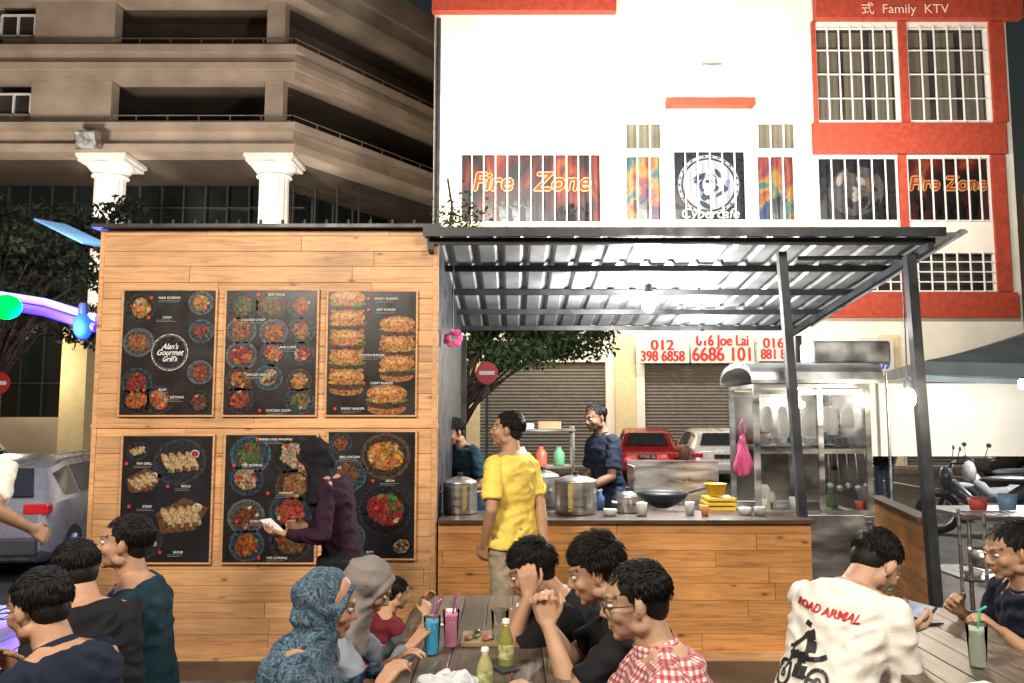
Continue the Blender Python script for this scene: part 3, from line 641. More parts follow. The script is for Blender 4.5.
ks=top('stove','stainless stove with tall splashback','stove',(1.35,6.3,0))
m=M(); m.box(.98,1.72,6.1,6.6,.0,.86); mk('stove_body',m,STEEL,ks,bev=.006)
m=M(); m.box(.95,1.70,6.62,6.64,.86,1.28); m.box(.95,.965,6.3,6.62,.86,1.25); mk('splashback',m,STEEL,ks)
for x in (1.15,1.5):
    m=M(); m.torus((x,6.33,.885),.11,.012); 
    for a in range(4): m.beam((x,6.33,.89),(x+.13*math.cos(a*1.57),6.33+.13*math.sin(a*1.57),.9),.012,.02)
    mk('burner',m,BSTEEL,ks)
pw_=V((1.18,6.33,.93)); e=top('wok','black iron wok resting on the stove','wok',pw_)
m=M(); m.lathe([(.05,0),(.12,.03),(.18,.08),(.205,.12),(.212,.122),(.18,.09),(.1,.035),(.001,.012)],pw_,28); mk('bowl',m,BSTEEL,e,smooth=True)
m=M(); m.tube([pw_+V((.2,-.02,.12)),pw_+V((.36,-.08,.17))],.012); mk('handle',m,BSTEEL,e)
YPL=mat('yellow_plastic',(.7,.45,.04),.4)
e=top('food_tray','yellow plastic trays stacked by the stove','tray',(1.62,6.2,.87))
m=M()
for i in range(3): m.box(1.47+i*.01,1.70,6.12,6.35,.93+i*.035,.955+i*.035)
m.box(1.54,1.68,6.15,6.3,.865,.93); mk('tray_stack',m,YPL,e,bev=.004)
m=M(); m.lathe([(.06,0),(.085,.09),(.09,.09),(.08,.088),(.055,.006),(.001,.006)],(1.57,6.22,1.036),20); mk('basin',m,YPL,smooth=True,label='round yellow plastic basin on the trays',cat='basin')
e=top('pink_bag','limp pink plastic bag hanging on the food cart','bag',(1.74,6.05,1.2)); m=M()
rings=[]
for z,w in ((1.20,.02),(1.215,.05),(1.27,.062),(1.34,.052),(1.40,.036),(1.46,.02),(1.50,.012)):
    rings.append([V((1.735+math.cos(t)*w*(1+.30*math.sin(3*t+z*30)+.12*math.sin(7*t)),6.03+math.sin(t)*w*.45*(1+.3*math.cos(4*t+z*20)),z+.012*math.sin(5*t))) for t in [i*.2618 for i in range(24)]])
m.loft(rings); m.tube([(1.73,6.03,1.49),(1.71,6.03,1.56),(1.735,6.03,1.62),(1.76,6.03,1.56),(1.74,6.03,1.49)],.006); mk('bag_film',m,mat('pink_plastic_film',(.55,.08,.22),.35,var=.3),e,smooth=True)
e=top('wire_shelf','stainless wire shelf behind the counter','shelf',(.25,7.4,0))
for x in (.02,.58):
    for y in (7.6,7.9): m=M(); m.cone((x,y,0),(x,y,1.55),.014,.014,8); mk('leg',m,STEEL,e)
for z in (1.15,1.5): m=M(); m.box(0,.6,7.58,7.92,z,z+.02); mk('shelf_board',m,STEEL,e)
for x,c in ((.1,(.7,.7,.7)),(.28,(.6,.1,.05)),(.45,(.1,.3,.15))):
    m=M(); m.lathe([(.05,0),(.055,.02),(.055,.12),(.03,.15),(.02,.18)],(x,7.72,1.17),16,c); mk('food_jar',m,GENV,smooth=True,label='small jar standing on the wire shelf',cat='jar')
for x,c,w,h in ((.12,(.6,.57,.5),.09,.05),(.36,(.3,.18,.1),.11,.07)):
    m=M(); m.box(x-w,x+w,7.65,7.85,1.522,1.522+h,c); mk('cardboard_box',m,GENV,bev=.003,label='small carton resting on top of the wire shelf',cat='box')
for i,(u,Y,r,h,c) in enumerate(((497,6.05,.03,.17,(.5,.08,.02)),(513,6.1,.03,.19,(.05,.05,.05)),(527,6.0,.035,.11,(.7,.7,.7)),(642,5.8,.04,.09,(.45,.45,.42)),(690,5.85,.035,.09,(.4,.4,.4)),(705,5.8,.03,.07,(.5,.18,.05)),(745,5.85,.05,.05,(.4,.4,.38)),(600,6.2,.035,.14,(.05,.15,.3)),(760,5.8,.045,.06,(.25,.25,.26)),(610,5.8,.05,.045,(.4,.4,.4)))):
    x=W(u,515,Y).x; m=M(); m.lathe([(r,0),(r,h*.6),(r*.45,h*.8),(r*.45,h),(.001,h)] if h>.1 else [(r*.8,0),(r,h),(r*.93,h),(.001,h*.5)],(x,Y,zc+.028),16,c); mk('sauce_bottle' if h>.1 else 'small_tub',m,GENV,smooth=True,label='sauce bottle or tub standing on the counter',cat='bottle' if h>.1 else 'tub',group='bottles and tubs on the counter')
# food cart
kc=top('food_cart','worn stainless and glass food cart with curved metal hood','cart',(2.25,6.4,0))
x0,x1,y0,y1=W(730,450,6.75).x,W(872,450,6.05).x,6.05,6.75; zt=W(800,388,6.05).z
DPAN=mat('dull_stained_panel',(.26,.25,.23),.4,me=.6,var=.5,sc=5)
WST=mat('worn_stainless',(.50,.50,.50),.33,me=.95,var=.45,sc=3.5,st=(1,1,3))
m=M(); m.box(x0,x1,y0,y1,.12,.90); mk('cart_body',m,WST,kc,bev=.008)
m=M(); m.box(x1-.5,x1-.02,y0-.012,y0-.003,.25,.86); mk('cart_door',m,WST,kc,bev=.003)
xm=(x0+x1)/2+.06
for x in (x0+.02,xm,x1-.02):
    for y in (y0+.02,y1-.02):
        m=M(); m.box(x-.02,x+.02,y-.02,y+.02,.901,zt); mk('upright',m,WST,kc)
for z in (.92,1.38,zt-.03):
    for (a,b,c,d) in ((x0+.042,xm-.022,y0+.005,y0+.035),(xm+.022,x1-.042,y0+.005,y0+.035),(x0+.042,x1-.042,y1-.035,y1-.005)):
        m=M(); m.box(a,b,c,d,z-.018,z+.018); mk('rail',m,WST,kc)
m=M(); m.box(x0,x1,y0,y1,zt+.001,zt+.03); mk('cart_top',m,WST,kc)
m=M(); m.box(x0+.045,x1-.045,y1-.024,y1-.018,.94,zt-.05); mk('back_panel',m,DPAN,kc)
m=M(); m.box(x1-.026,x1-.02,y0+.045,y1-.045,.92,zt-.02); mk('side_panel',m,WST,kc)
m=M(); m.box(x0+.045,x1-.045,y0+.3,y1-.05,1.40,1.415); mk('inner_shelf',m,WST,kc)
for a,b in ((xm+.024,x1-.045),(x0+.045,xm-.024)):
    m=M(); m.box(a,b,y0+.012,y0+.016,1.40,zt-.05); mk('glass_pane',m,GLASS,kc)
m=M(); m.box(xm+.024,x1-.045,y0+.012,y0+.016,.945,1.355); mk('glass_pane',m,GLASS,kc)
m=M(); m.box(x0+.016,x0+.02,y0+.045,y1-.045,.93,zt-.01); mk('glass_pane',m,GLASS,kc)
zt2=zt+.03
m=M(); rings=[]
for i in range(13):
    t=math.pi*i/12; yy=(y0+y1)/2-.06-math.cos(t)*.45; dz=.015+.15*math.sin(t)**.7
    rings.append([V((x0-.06,yy,zt2+.001+max(0,dz-.03))),V((x1+.04,yy,zt2+.001+max(0,dz-.03))),V((x1+.04,yy,zt2+.012+dz)),V((x0-.06,yy,zt2+.012+dz))])
m.loft(rings); mk('cart_hood',m,ALU,kc,smooth=False)
m=M(); bx0,bx1=W(806,340,6.4).x,W(882,340,6.4).x; m.box(bx0,bx1,6.25,6.55,zt2+.175,zt2+.35); mk('top_box',m,ALU,kc,bev=.02)
e_=kc
for i in range(14):
    m=M(); xx=x0+.08+i*.062; r=U(.025,.042); hh=U(.06,.22); m.lathe([(r,0),(r*1.1,.01),(r,hh),(r*.5,hh+.03),(.001,hh+.03)] if i%2 else [(r*.8,0),(r*1.3,hh*.6),(r*1.25,hh*.6),(.001,hh*.3)],(xx,y0+.12+.13*(i%4),.905),16,random.choice([(.3,.3,.28),(.3,.06,.03),(.12,.06,.03),(.45,.44,.4),(.35,.22,.04),(.05,.12,.18),(.06,.14,.05)])); mk('spice_jar',m,GENV,smooth=True,label='jar standing inside the food cart',cat='jar',group='jars inside the cart')
for i in range(7):
    for j in range(1+(i*2)%4):
        m=M(); xx=x0+.11+i*.12+U(-.01,.01); c=random.choice([(.45,.43,.4),(.12,.12,.12),(.25,.08,.03),(.3,.3,.3),(.1,.2,.3)]); rr0=U(.75,1.0)
        m.lathe([(.04*rr0,0),(.065*rr0,.05),(.07*rr0,.055),(.001,.02)],(xx,y0+.45+.04*(i%2),1.418+j*.026),18,c); mk('bowl',m,GENV,smooth=True,label='bowl stacked on the cart shelf',cat='bowl',group='bowls on the cart shelf')
for i in range(5):
    xx=xm+.07+i*.07; e=top('ladle','steel ladle hanging inside the food cart','ladle',(xx,y0+.06,1.3),group='ladles hanging in the cart')
    m=M(); m.tube([(xx,y0+.06,1.36),(xx+.01,y0+.06,1.14-.02*(i%2))],.004,6); m.ell((xx+.01,y0+.06,1.12-.02*(i%2)),(.028,.02,.022)); mk('ladle_body',m,STEEL,e,smooth=True)
for i,(xx,c,w,h) in enumerate(((x0+.14,(.2,.03,.03),.05,.2),(x0+.26,(.05,.12,.2),.045,.24),(x0+.36,(.3,.26,.1),.04,.18),(xm+.1,(.3,.28,.26),.045,.2),(x1-.24,(.08,.16,.07),.05,.22),(x1-.12,(.25,.22,.15),.055,.17))):
    m=M(); m.loft([[V((xx+math.cos(t)*w*q*(1+.15*math.sin(3*t+i)),y0+.13+math.sin(t)*.02,1.72-z)) for t in [j*.524 for j in range(12)]] for z,q in ((0,.3),(.03,.8),(h*.6,1),(h,.8))]); mk('packet',m,GENV,smooth=True,label='food packet hanging inside the cart',cat='packet',group='packets hanging in the cart')
lpc=V((x0+.5,y0+.45,zt-.07)); lamp('cart_fill_lamp','small white bulb added to brighten the food cart inside',lpc,BULB,.018,.05); light('POINT',lpc-V((0,.06,.05)),9,(1,.96,.88),.03)  # added bulb and light that brighten the cart interior

# ------------------------------------------------ tables
DWOODY=wood_mat('dark_planks_lengthwise',(.13,.10,.078),(.055,.04,.03),(.03,.018,.012),.4,.65,1.25)
for nd in DWOODY.node_tree.nodes:
    if nd.type=='MAPPING': s=list(nd.inputs['Scale'].default_value); nd.inputs['Scale'].default_value=(s[2],s[0],s[1])
def table(name,lab,x0,x1,y0,y1,zt=.75):
    e=top(name,lab,'table',((x0+x1)/2,(y0+y1)/2,0)); m=M(); x=x0
    while x<x1-.01:
        w=min(.115,x1-x); m.box(x+.002,x+w-.002,y0+U(0,.006),y1-U(0,.006),zt-.03,zt-U(0,.002),(R(),R(),R())); x+=w
    mk('table_top',m,DWOODY,e,bev=.002)
    for y in (y0+.2,y1-.2):
        m=M(); m.box(x0+.03,x1-.03,y-.03,y+.03,zt-.08,zt-.032); mk('cross_beam',m,DWOOD,e)
        for s in (x0+.08,x1-.08):
            m=M(); m.beam((s,y,0),(s,y,zt-.081),.06,.06); mk('leg',m,DWOOD,e)
def bench(lab,x0,x1,y0,y1,zs=.40):
    e=top('bench',lab,'bench',((x0+x1)/2,(y0+y1)/2,0)); m=M(); n=3; w=(x1-x0)/n
    for i in range(n): m.box(x0+i*w+.003,x0+(i+1)*w-.003,y0,y1,zs-.03,zs,(R(),R(),R()))
    mk('seat',m,DWOODY,e,bev=.002)
    for y in (y0+.15,y1-.15):
        for x in (x0+.04,x1-.04): m=M(); m.box(x-.025,x+.025,y-.025,y+.025,0,zs-.031); mk('leg',m,DWOOD,e)
table('dining_table','long dark plank table with drinks',-.46,.2,1.95,4.1); table('dining_table','dark plank table in front of white shirt man',1.36,2.08,1.9,3.85); table('dining_table','dark plank table for the seated group',-2.5,-1.82,1.9,3.9)
bench('dark plank bench beside the dining table',-.94,-.64,1.9,4.0); bench('dark plank bench beside the dining table',.38,.70,1.9,4.0); bench('dark plank bench beside the dining table',.92,1.22,2.0,3.7,.45); bench('dark plank bench beside the dining table',2.2,2.5,2.2,3.9,.40); bench('dark plank bench beside the dining table',-1.64,-1.14,1.9,3.9)
def cup(u,Y,lab,liq,h=.15,r=.036,straw=(.1,.6,.3),zt=.75,fill=.86):
    x=W(u,640,Y).x; e=top('drink_cup',lab,'cup',(x,Y,zt))
    m=M(); m.lathe([(r*.75,0),(r,h),(r*.97,h),(r*.72,.004)],(x,Y,zt+.001),24,caps=False); mk('cup_wall',m,GLASS,e,smooth=True)
    m=M(); m.lathe([(r*.71,.006),(r*(.71+.25*fill),h*fill),(.001,h*fill)],(x,Y,zt+.001),24); mk('drink',m,mat('drink_liquid',liq,.25,var=.1,es=.10),e,smooth=False)  # faint emission lifts the liquid, which reads dark through the cup
    if straw: m=M(); m.tube([(x,Y,zt+h*.5),(x+.015,Y,zt+h+.05),(x+.035,Y-.01,zt+h+.065)],.004); mk('straw',m,mat('straw_plastic',straw,.4),e,smooth=True)
cup(432,3.10,'clear cup of bright blue drink with straw',(.06,.42,.66),straw=(.6,.1,.5),h=.14,r=.033); cup(451,3.2,'clear cup of pink drink with straw',(.8,.28,.4),straw=(.4,.05,.3),h=.14,r=.033); cup(500,3.25,'glass of clear drink on the table',(.35,.35,.32),h=.13,straw=None,fill=.4)
cup(884,3.25,'tall cup of milky drink with straw',(.65,.62,.5),straw=(.05,.4,.2)); cup(977,2.95,'tall cup of milky green drink',(.5,.56,.42),straw=(.05,.5,.3))
def bottle(u,Y,lab,c,h=.2,r=.03):
    x=W(u,650,Y).x; e=top('drink_bottle',lab,'bottle',(x,Y,.75))
    m=M(); m.lathe([(r*.9,0),(r,.01),(r,h*.55),(r*.85,h*.65),(r*.45,h*.85),(r*.42,h*.93)],(x,Y,.751),24); mk('bottle_body',m,mat('tea_in_bottle',c,.12,var=.1,es=.03),e,smooth=True)
    m=M(); m.lathe([(r*.5,h*.93),(r*.5,h),(r*.45,h+.003)],(x,Y,.751),18); mk('cap',m,WGR,e)
    m=M(); m.lathe([(r*1.02,h*.2),(r*1.02,h*.5)],(x,Y,.751),24,caps=False); mk('bottle_label',m,mat('bottle_label_print',(.45,.45,.2),.5,sc=40,var=.6),e)
bottle(506,2.95,'bottle of green tea on the table',(.22,.22,.05),.165,.027); bottle(485,2.72,'bottle of yellow drink on the table',(.36,.33,.14),.13,.026); bottle(519,3.3,'small sauce bottle on the table',(.25,.06,.02),.14,.022)
e=top('plastic_bag','crumpled white plastic bag on the table','bag',(-.2,2.62,.75)); m=M(); m.ell((-.2,2.66,.775),(.10,.08,.032),None,40,24)
for i,p in enumerate(m.v): m.v[i]=p+V((0,0,1))*(abs(noise.noise(p*24))*.05)+V((noise.noise(p*22)*.02,noise.noise(p*31)*.02,0)); m.v[i].z=max(m.v[i].z,.752)
mk('bag_film',m,mat('white_plastic_film',(.55,.56,.58),.3,var=.2),e,smooth=False)
e=top('paper_plate','paper food tray with leftovers','plate',(-.12,3.3,.75)); m=M(); m.box(-.2,-.02,3.2,3.38,.752,.765,(.25,.16,.08)); 
for i in range(14): m.ell((U(-.18,-.04),U(3.22,3.36),.772),(.015,.02,.008),None,8,6,random.choice(PAL))
mk('tray_board',m,GENV,e)
m=M(); m.obox((-.04,2.95,.757),(.075,.15,.009),RZ(30)); mk('mobile_phone',m,BSTEEL,bev=.003,label='dark mobile phone lying on the table',cat='phone')
for x,y,a in ((1.55,2.72,20),(1.75,2.6,-30),(1.2,4.2,0),(-.3,3.55,12)):
    z=.752 if y<4 else .004
    m=M(); m.obox((x,y,z+.004),(.13,.09,.004),RZ(a)); mk('paper_napkin',m,WGR,label='white paper napkin lying flat',cat='napkin')
e=top('mobile_phone','dark mobile phone held in both hands','phone',(1.57,3.18,.895)); rt=RZ(-70)@RX(38)
m=M(); m.obox((1.57,3.18,.895),(.15,.075,.009),rt); mk('phone_case',m,BSTEEL,e,bev=.002); m=M(); m.obox(V((1.57,3.18,.895))+rt@V((0,0,.0056)),(.14,.068,.001),rt); mk('phone_screen',m,mat('phone_screen_glow',(.25,.28,.35),.2,es=.5,var=.3,sc=30),e)
m=M(); m.obox((1.78,3.55,.757),(.15,.075,.009),RZ(10)); mk('mobile_phone',m,BSTEEL,bev=.002,label='dark phone on the table',cat='phone')
mk('mobile_phone',M().obox(V((-1.34,4.54,1.03)),(.075,.14,.009),RZ(60)@RX(30)),WGR,bev=.002,label='white mobile phone held by the walking woman',cat='phone')

# ------------------------------------------------ vehicles
CGL=mat('car_glass',(.03,.035,.04),.06,var=.1); TLM=mat('tail_light_red',(.5,.02,.02),.15,es=.1); HLM=mat('headlight_lens',(.7,.72,.75),.1); DPL=mat('dark_plastic',(.05,.05,.05),.6)
def car(name,lab,loc,rz,c,sc=1.,suv=False,plate=None,group=None):
    e=top(name,lab,'car',loc,rz,group)
    P=mat('car_paint',c,.25,me=.3,var=.05)
    st=[(-2.0,.38,.62,.64,.66,.60),(-1.97,.3,.85,.9,.78,.70),(-1.85,.25,.97,1.03,.85,.74),(-1.5,.2,1.0,1.42,.88,.62),(-1.0,.18,1.0,1.52,.89,.64),(-.2,.18,.98,1.54,.9,.65),(.35,.18,.97,1.47,.9,.64),(.95,.18,.95,1.02,.89,.74),(1.5,.2,.86,.92,.87,.72),(1.9,.28,.7,.76,.8,.64),(2.0,.36,.6,.62,.7,.55)]
    rings=[]
    for y,zl,zb,zr,w,wr_ in st:
        rings.append([V(q)*sc for q in [(w*.8,y,zl),(w,y,zl+.12),(w*1.01,y,(zl+zb)/2),(w*.985,y,zb),(wr_,y,zr-.03),(wr_*.8,y,zr),(-wr_*.8,y,zr),(-wr_,y,zr-.03),(-w*.985,y,zb),(-w*1.01,y,(zl+zb)/2),(-w,y,zl+.12),(-w*.8,y,zl)]])
    m=M(); m.loft(rings); b=mk('car_body',m,P,e,local=True,smooth=True,bev=.02*sc)
    def gl(nm,pts):
        m=M(); m.add([V(p)*sc for p in pts],[tuple(range(len(pts)))]); mk(nm,m,CGL,e,local=True)
    def screen(nm,s0,s1,oy):
        a=st[s0];b=st[s1]
        p=[(-a[5]*.93,a[0],a[3]-.0),(a[5]*.93,a[0],a[3]-.0),(b[5]*.86,b[0],b[3]-.02),(-b[5]*.86,b[0],b[3]-.02)]
        p=[V(q)+V((0,oy,.03)) for q in p]; c_=sum(p,V())/4; gl(nm,[c_+(q-c_)*.90 for q in p])
    screen('rear_window',2,3,-.03); screen('windscreen',7,6,.03)
    TL=.98 if suv else .86
    for sx in (-1,1):
        for a,b in ((3,4),(4,5),(5,6)):
            A=st[a];B=st[b]
            p=[(sx*(A[4]*.985),A[0]+.05,A[2]),(sx*(B[4]*.985),B[0]-.04,B[2]),(sx*B[5],B[0]-.04,B[3]-.03),(sx*A[5],A[0]+.05,A[3]-.03)]
            p=[V(q) for q in p]; lo=[p[0].lerp(p[3],.12),p[1].lerp(p[2],.12),p[1].lerp(p[2],.85),p[0].lerp(p[3],.85)]
            lo=[q+V((sx*.014,0,.006)) for q in lo]; gl('side_window',lo if sx>0 else lo[::-1])
        m=M(); m.obox(V((sx*(.70 if suv else .72),-1.90 if suv else -1.945,TL-.06))*sc,V((.30,.16,.13))*sc); mk('tail_light',m,TLM,e,local=True,bev=.02)
        m=M(); m.obox(V((sx*.62,1.9,.66))*sc,V((.3,.14,.14))*sc); mk('headlight',m,HLM,e,local=True,bev=.02)
        m=M(); m.obox(V((sx*.98,.75,1.02))*sc,V((.18,.08,.12))*sc); mk('mirror',m,P,e,local=True,bev=.02)
        for y in (-1.25,1.28):
            w=top('wheel','','',(0,0,0)); del w['label']; del w['category']; w.parent=e; MW[w.name]=MW[e.name]
            m=M(); rm=RY(90); cx=sx*.80*sc
            m.lathe([(.2*sc,-.1*sc),(.31*sc,-.1*sc),(.335*sc,-.07*sc),(.335*sc,.07*sc),(.31*sc,.1*sc),(.2*sc,.1*sc)],(cx,y*sc,.335*sc),28,None,rm); mk('tyre',m,RUB,w,local=True)
            m=M(); m.lathe([(.2*sc,-.105*sc),(.2*sc,.105*sc)],(cx,y*sc,.335*sc),20,None,rm)
            for q in range(5): m.beam(V((cx+sx*.11*sc,y*sc,.335*sc)),V((cx+sx*.11*sc,(y+.19*math.cos(q*1.257))*sc,(.335+.19*math.sin(q*1.257))*sc)),.03,.04)
            mk('rim',m,ALU,w,local=True)
    m=M(); m.box(-.75*sc,.75*sc,-2.06*sc,-1.93*sc,.36*sc,.58*sc); mk('rear_bumper',m,DPL if suv else P,e,local=True,bev=.03)
    m=M(); m.box(-.26*sc,.26*sc,-2.03*sc,-1.99*sc,.70*sc,.82*sc); mk('number_plate',m,BLKP,e,local=True)
    if suv:
        m=M(); m.box(-.4*sc,.4*sc,-2.02*sc,-1.985*sc,.835*sc,.862*sc); mk('chrome_strip',m,ALU,e,local=True)
        for sx in (-1,1): m=M(); m.tube([V((sx*.62,-1.3,1.53)),V((sx*.62,-1.2,1.575)),V((sx*.63,.1,1.585)),V((sx*.63,.2,1.53))],.015); mk('roof_rail',m,ALU,e,local=True)
    if plate: 
        p=MW[e.name]@V((0,-2.036*sc,.76*sc)); text('plate_lettering',plate,.12*sc,p,WHT,e,rz=rz)
    return e
car('parked_car','silver grey SUV parked beside the road, seen from behind',(-6.95,12.0,GL),math.radians(8),(.25,.26,.27),1.0,True,'VAE 1501')
car('parked_car','red hatchback parked before the shops',(W(640,440,21.9).x,21.2,0),math.radians(-7),(.36,.02,.02),.86,plate='WMA 36',group='cars parked along the shops')
car('parked_car','white hatchback parked before the shops',(W(702,440,21.9).x,21.2,0),math.radians(-2),(.78,.78,.75),.86,group='cars parked along the shops')
car('parked_car','white car parked across the road',(-14.2,20,GL),math.radians(60),(.6,.6,.6),1.0)
car('parked_car','dark car parked under the tent',(13.2,19,0),math.radians(80),(.06,.06,.07),1.0)
MPT=mat('moto_dark_paint',(.08,.08,.09),.25)
def moto(lab,loc,rz,c):
    e=top('motorcycle',lab,'motorcycle',loc,rz,'motorcycles parked by the road')
    for y in (-.62,.62):
        m=M(); m.torus((0,y,.29),.25,.045,RY(90),28,8); mk('tyre',m,RUB,e,local=True,smooth=True)
        m=M(); m.torus((0,y,.29),.2,.015,RY(90)); 
        for q in range(6): m.beam((0,y,.29),(0,y+.2*math.cos(q*1.05),.29+.2*math.sin(q*1.05)),.012,.012)
        mk('rim',m,ALU,e,local=True)
    m=M(); m.tube([(0,.62,.29),(0,.48,.75),(0,.42,.98)],.03); m.tube([(-.3,.32,1.0),(0,.42,.98),(.3,.32,1.0)],.015); mk('front_fork',m,BSTEEL,e,local=True,smooth=True)
    m=M(); m.ell((0,.50,.78),(.12,.09,.17)); m.tube([(0,.45,.7),(0,.2,.45),(0,-.2,.45),(0,-.5,.65)],[.09,.08,.09,.1]); m.ell((0,.62,.57),(.06,.2,.05)); m.ell((0,-.62,.66),(.09,.2,.07)); mk('fairing',m,c,e,local=True,smooth=True)
    m=M(); m.ell((0,-.3,.76),(.13,.4,.06)); mk('saddle',m,BSTEEL,e,local=True,smooth=True)
    m=M(); m.box(-.12,.12,-.12,.2,.22,.45); m.tube([(.14,.0,.3),(.16,-.7,.34)],.035); mk('engine',m,ALU,e,local=True,bev=.02)
    for s in (-1,1):
        m=M(); m.tube([(s*.2,.38,1.0),(s*.25,.36,1.16)],.006); m.ell((s*.26,.35,1.19),(.055,.015,.035)); mk('mirror',m,BSTEEL,e,local=True)
moto('dark motorcycle parked near the tent',(6.6,11.2,0),math.radians(70),MPT); moto('grey motorcycle parked near the tent',(7.6,12.6,0),math.radians(100),mat('moto_grey_paint',(.3,.3,.32),.25))

# ------------------------------------------------ buildings
def wall(m,x0,x1,z0,z1,y,holes,rev=.25):
    xs=sorted(set([x0,x1]+[h[0] for h in holes]+[h[1] for h in holes])); zs=sorted(set([z0,z1]+[h[2] for h in holes]+[h[3] for h in holes]))
    for i in range(len(xs)-1):
        for j in range(len(zs)-1):
            cx=(xs[i]+xs[i+1])/2;cz=(zs[j]+zs[j+1])/2
            if any(h[0]<cx<h[1] and h[2]<cz<h[3] for h in holes): continue
            m.quadxz(xs[i],xs[i+1],zs[j],zs[j+1],y)
    for a,b,c,d in holes:
        m.add([(a,y,c),(b,y,c),(b,y+rev,c),(a,y+rev,c)],[(0,1,2,3)]); m.add([(a,y,d),(b,y,d),(b,y+rev,d),(a,y+rev,d)],[(3,2,1,0)])
        m.add([(a,y,c),(a,y,d),(a,y+rev,d),(a,y+rev,c)],[(3,2,1,0)]); m.add([(b,y,c),(b,y,d),(b,y+rev,d),(b,y+rev,c)],[(0,1,2,3)])
YB_=24.
def rc(u0,v0,u1,v1,Y=YB_):
    vm=(v0+v1)/2; return (W(u0,vm,Y).x,W(u1,vm,Y).x,W(512,v1,Y).z,W(512,v0,Y).z)
bl=top('shop_building','bright white shop building with red bands and grilled windows','building',(6.4,24,0))
wins=[('big',816,27,897,123,DGLASS),('big',908,27,988,123,DGLASS),('mid',818,157,899,222,'F'),('mid',908,157,992,222,FLAME),('low',835,252,903,292,DGLASS),('low',918,252,996,292,DGLASS),
 ('mid',460,153,602,224,FLAME),('mid',625,155,662,222,RAINB),('mid',673,150,747,222,'L'),('mid',757,155,796,222,RAINB),('pale',625,122,662,150,PGLASS),('pale',757,122,796,150,PGLASS),('up',560,-60,640,-12,DGLASS)]
sh_=[(480,362,606,446),(645,362,731,446),(760,362,872,446),(905,372,1010,446)]
holes=[rc(*w[1:5]) for w in wins]+[(lambda r:(r[0],r[1],.15,r[3]))(rc(*s)) for s in sh_]
BX0=W(433,200,YB_).x; BX1=W(1016,200,YB_).x
m=M(); wall(m,BX0,BX1,.1,19,YB_,holes); m.add([(BX0,YB_,0),(BX0,YB_,19),(BX0,44,19),(BX0,44,0)],[(0,1,2,3)]); m.add([(BX1,YB_,0),(BX1,YB_,19),(BX1,44,19),(BX1,44,0)],[(3,2,1,0)]); m.add([(BX0,YB_,19),(BX1,YB_,19),(BX1,44,19),(BX0,44,19)],[(0,1,2,3)]); mk('wall',m,WPAINT,bl)
rr5=random.Random(5)
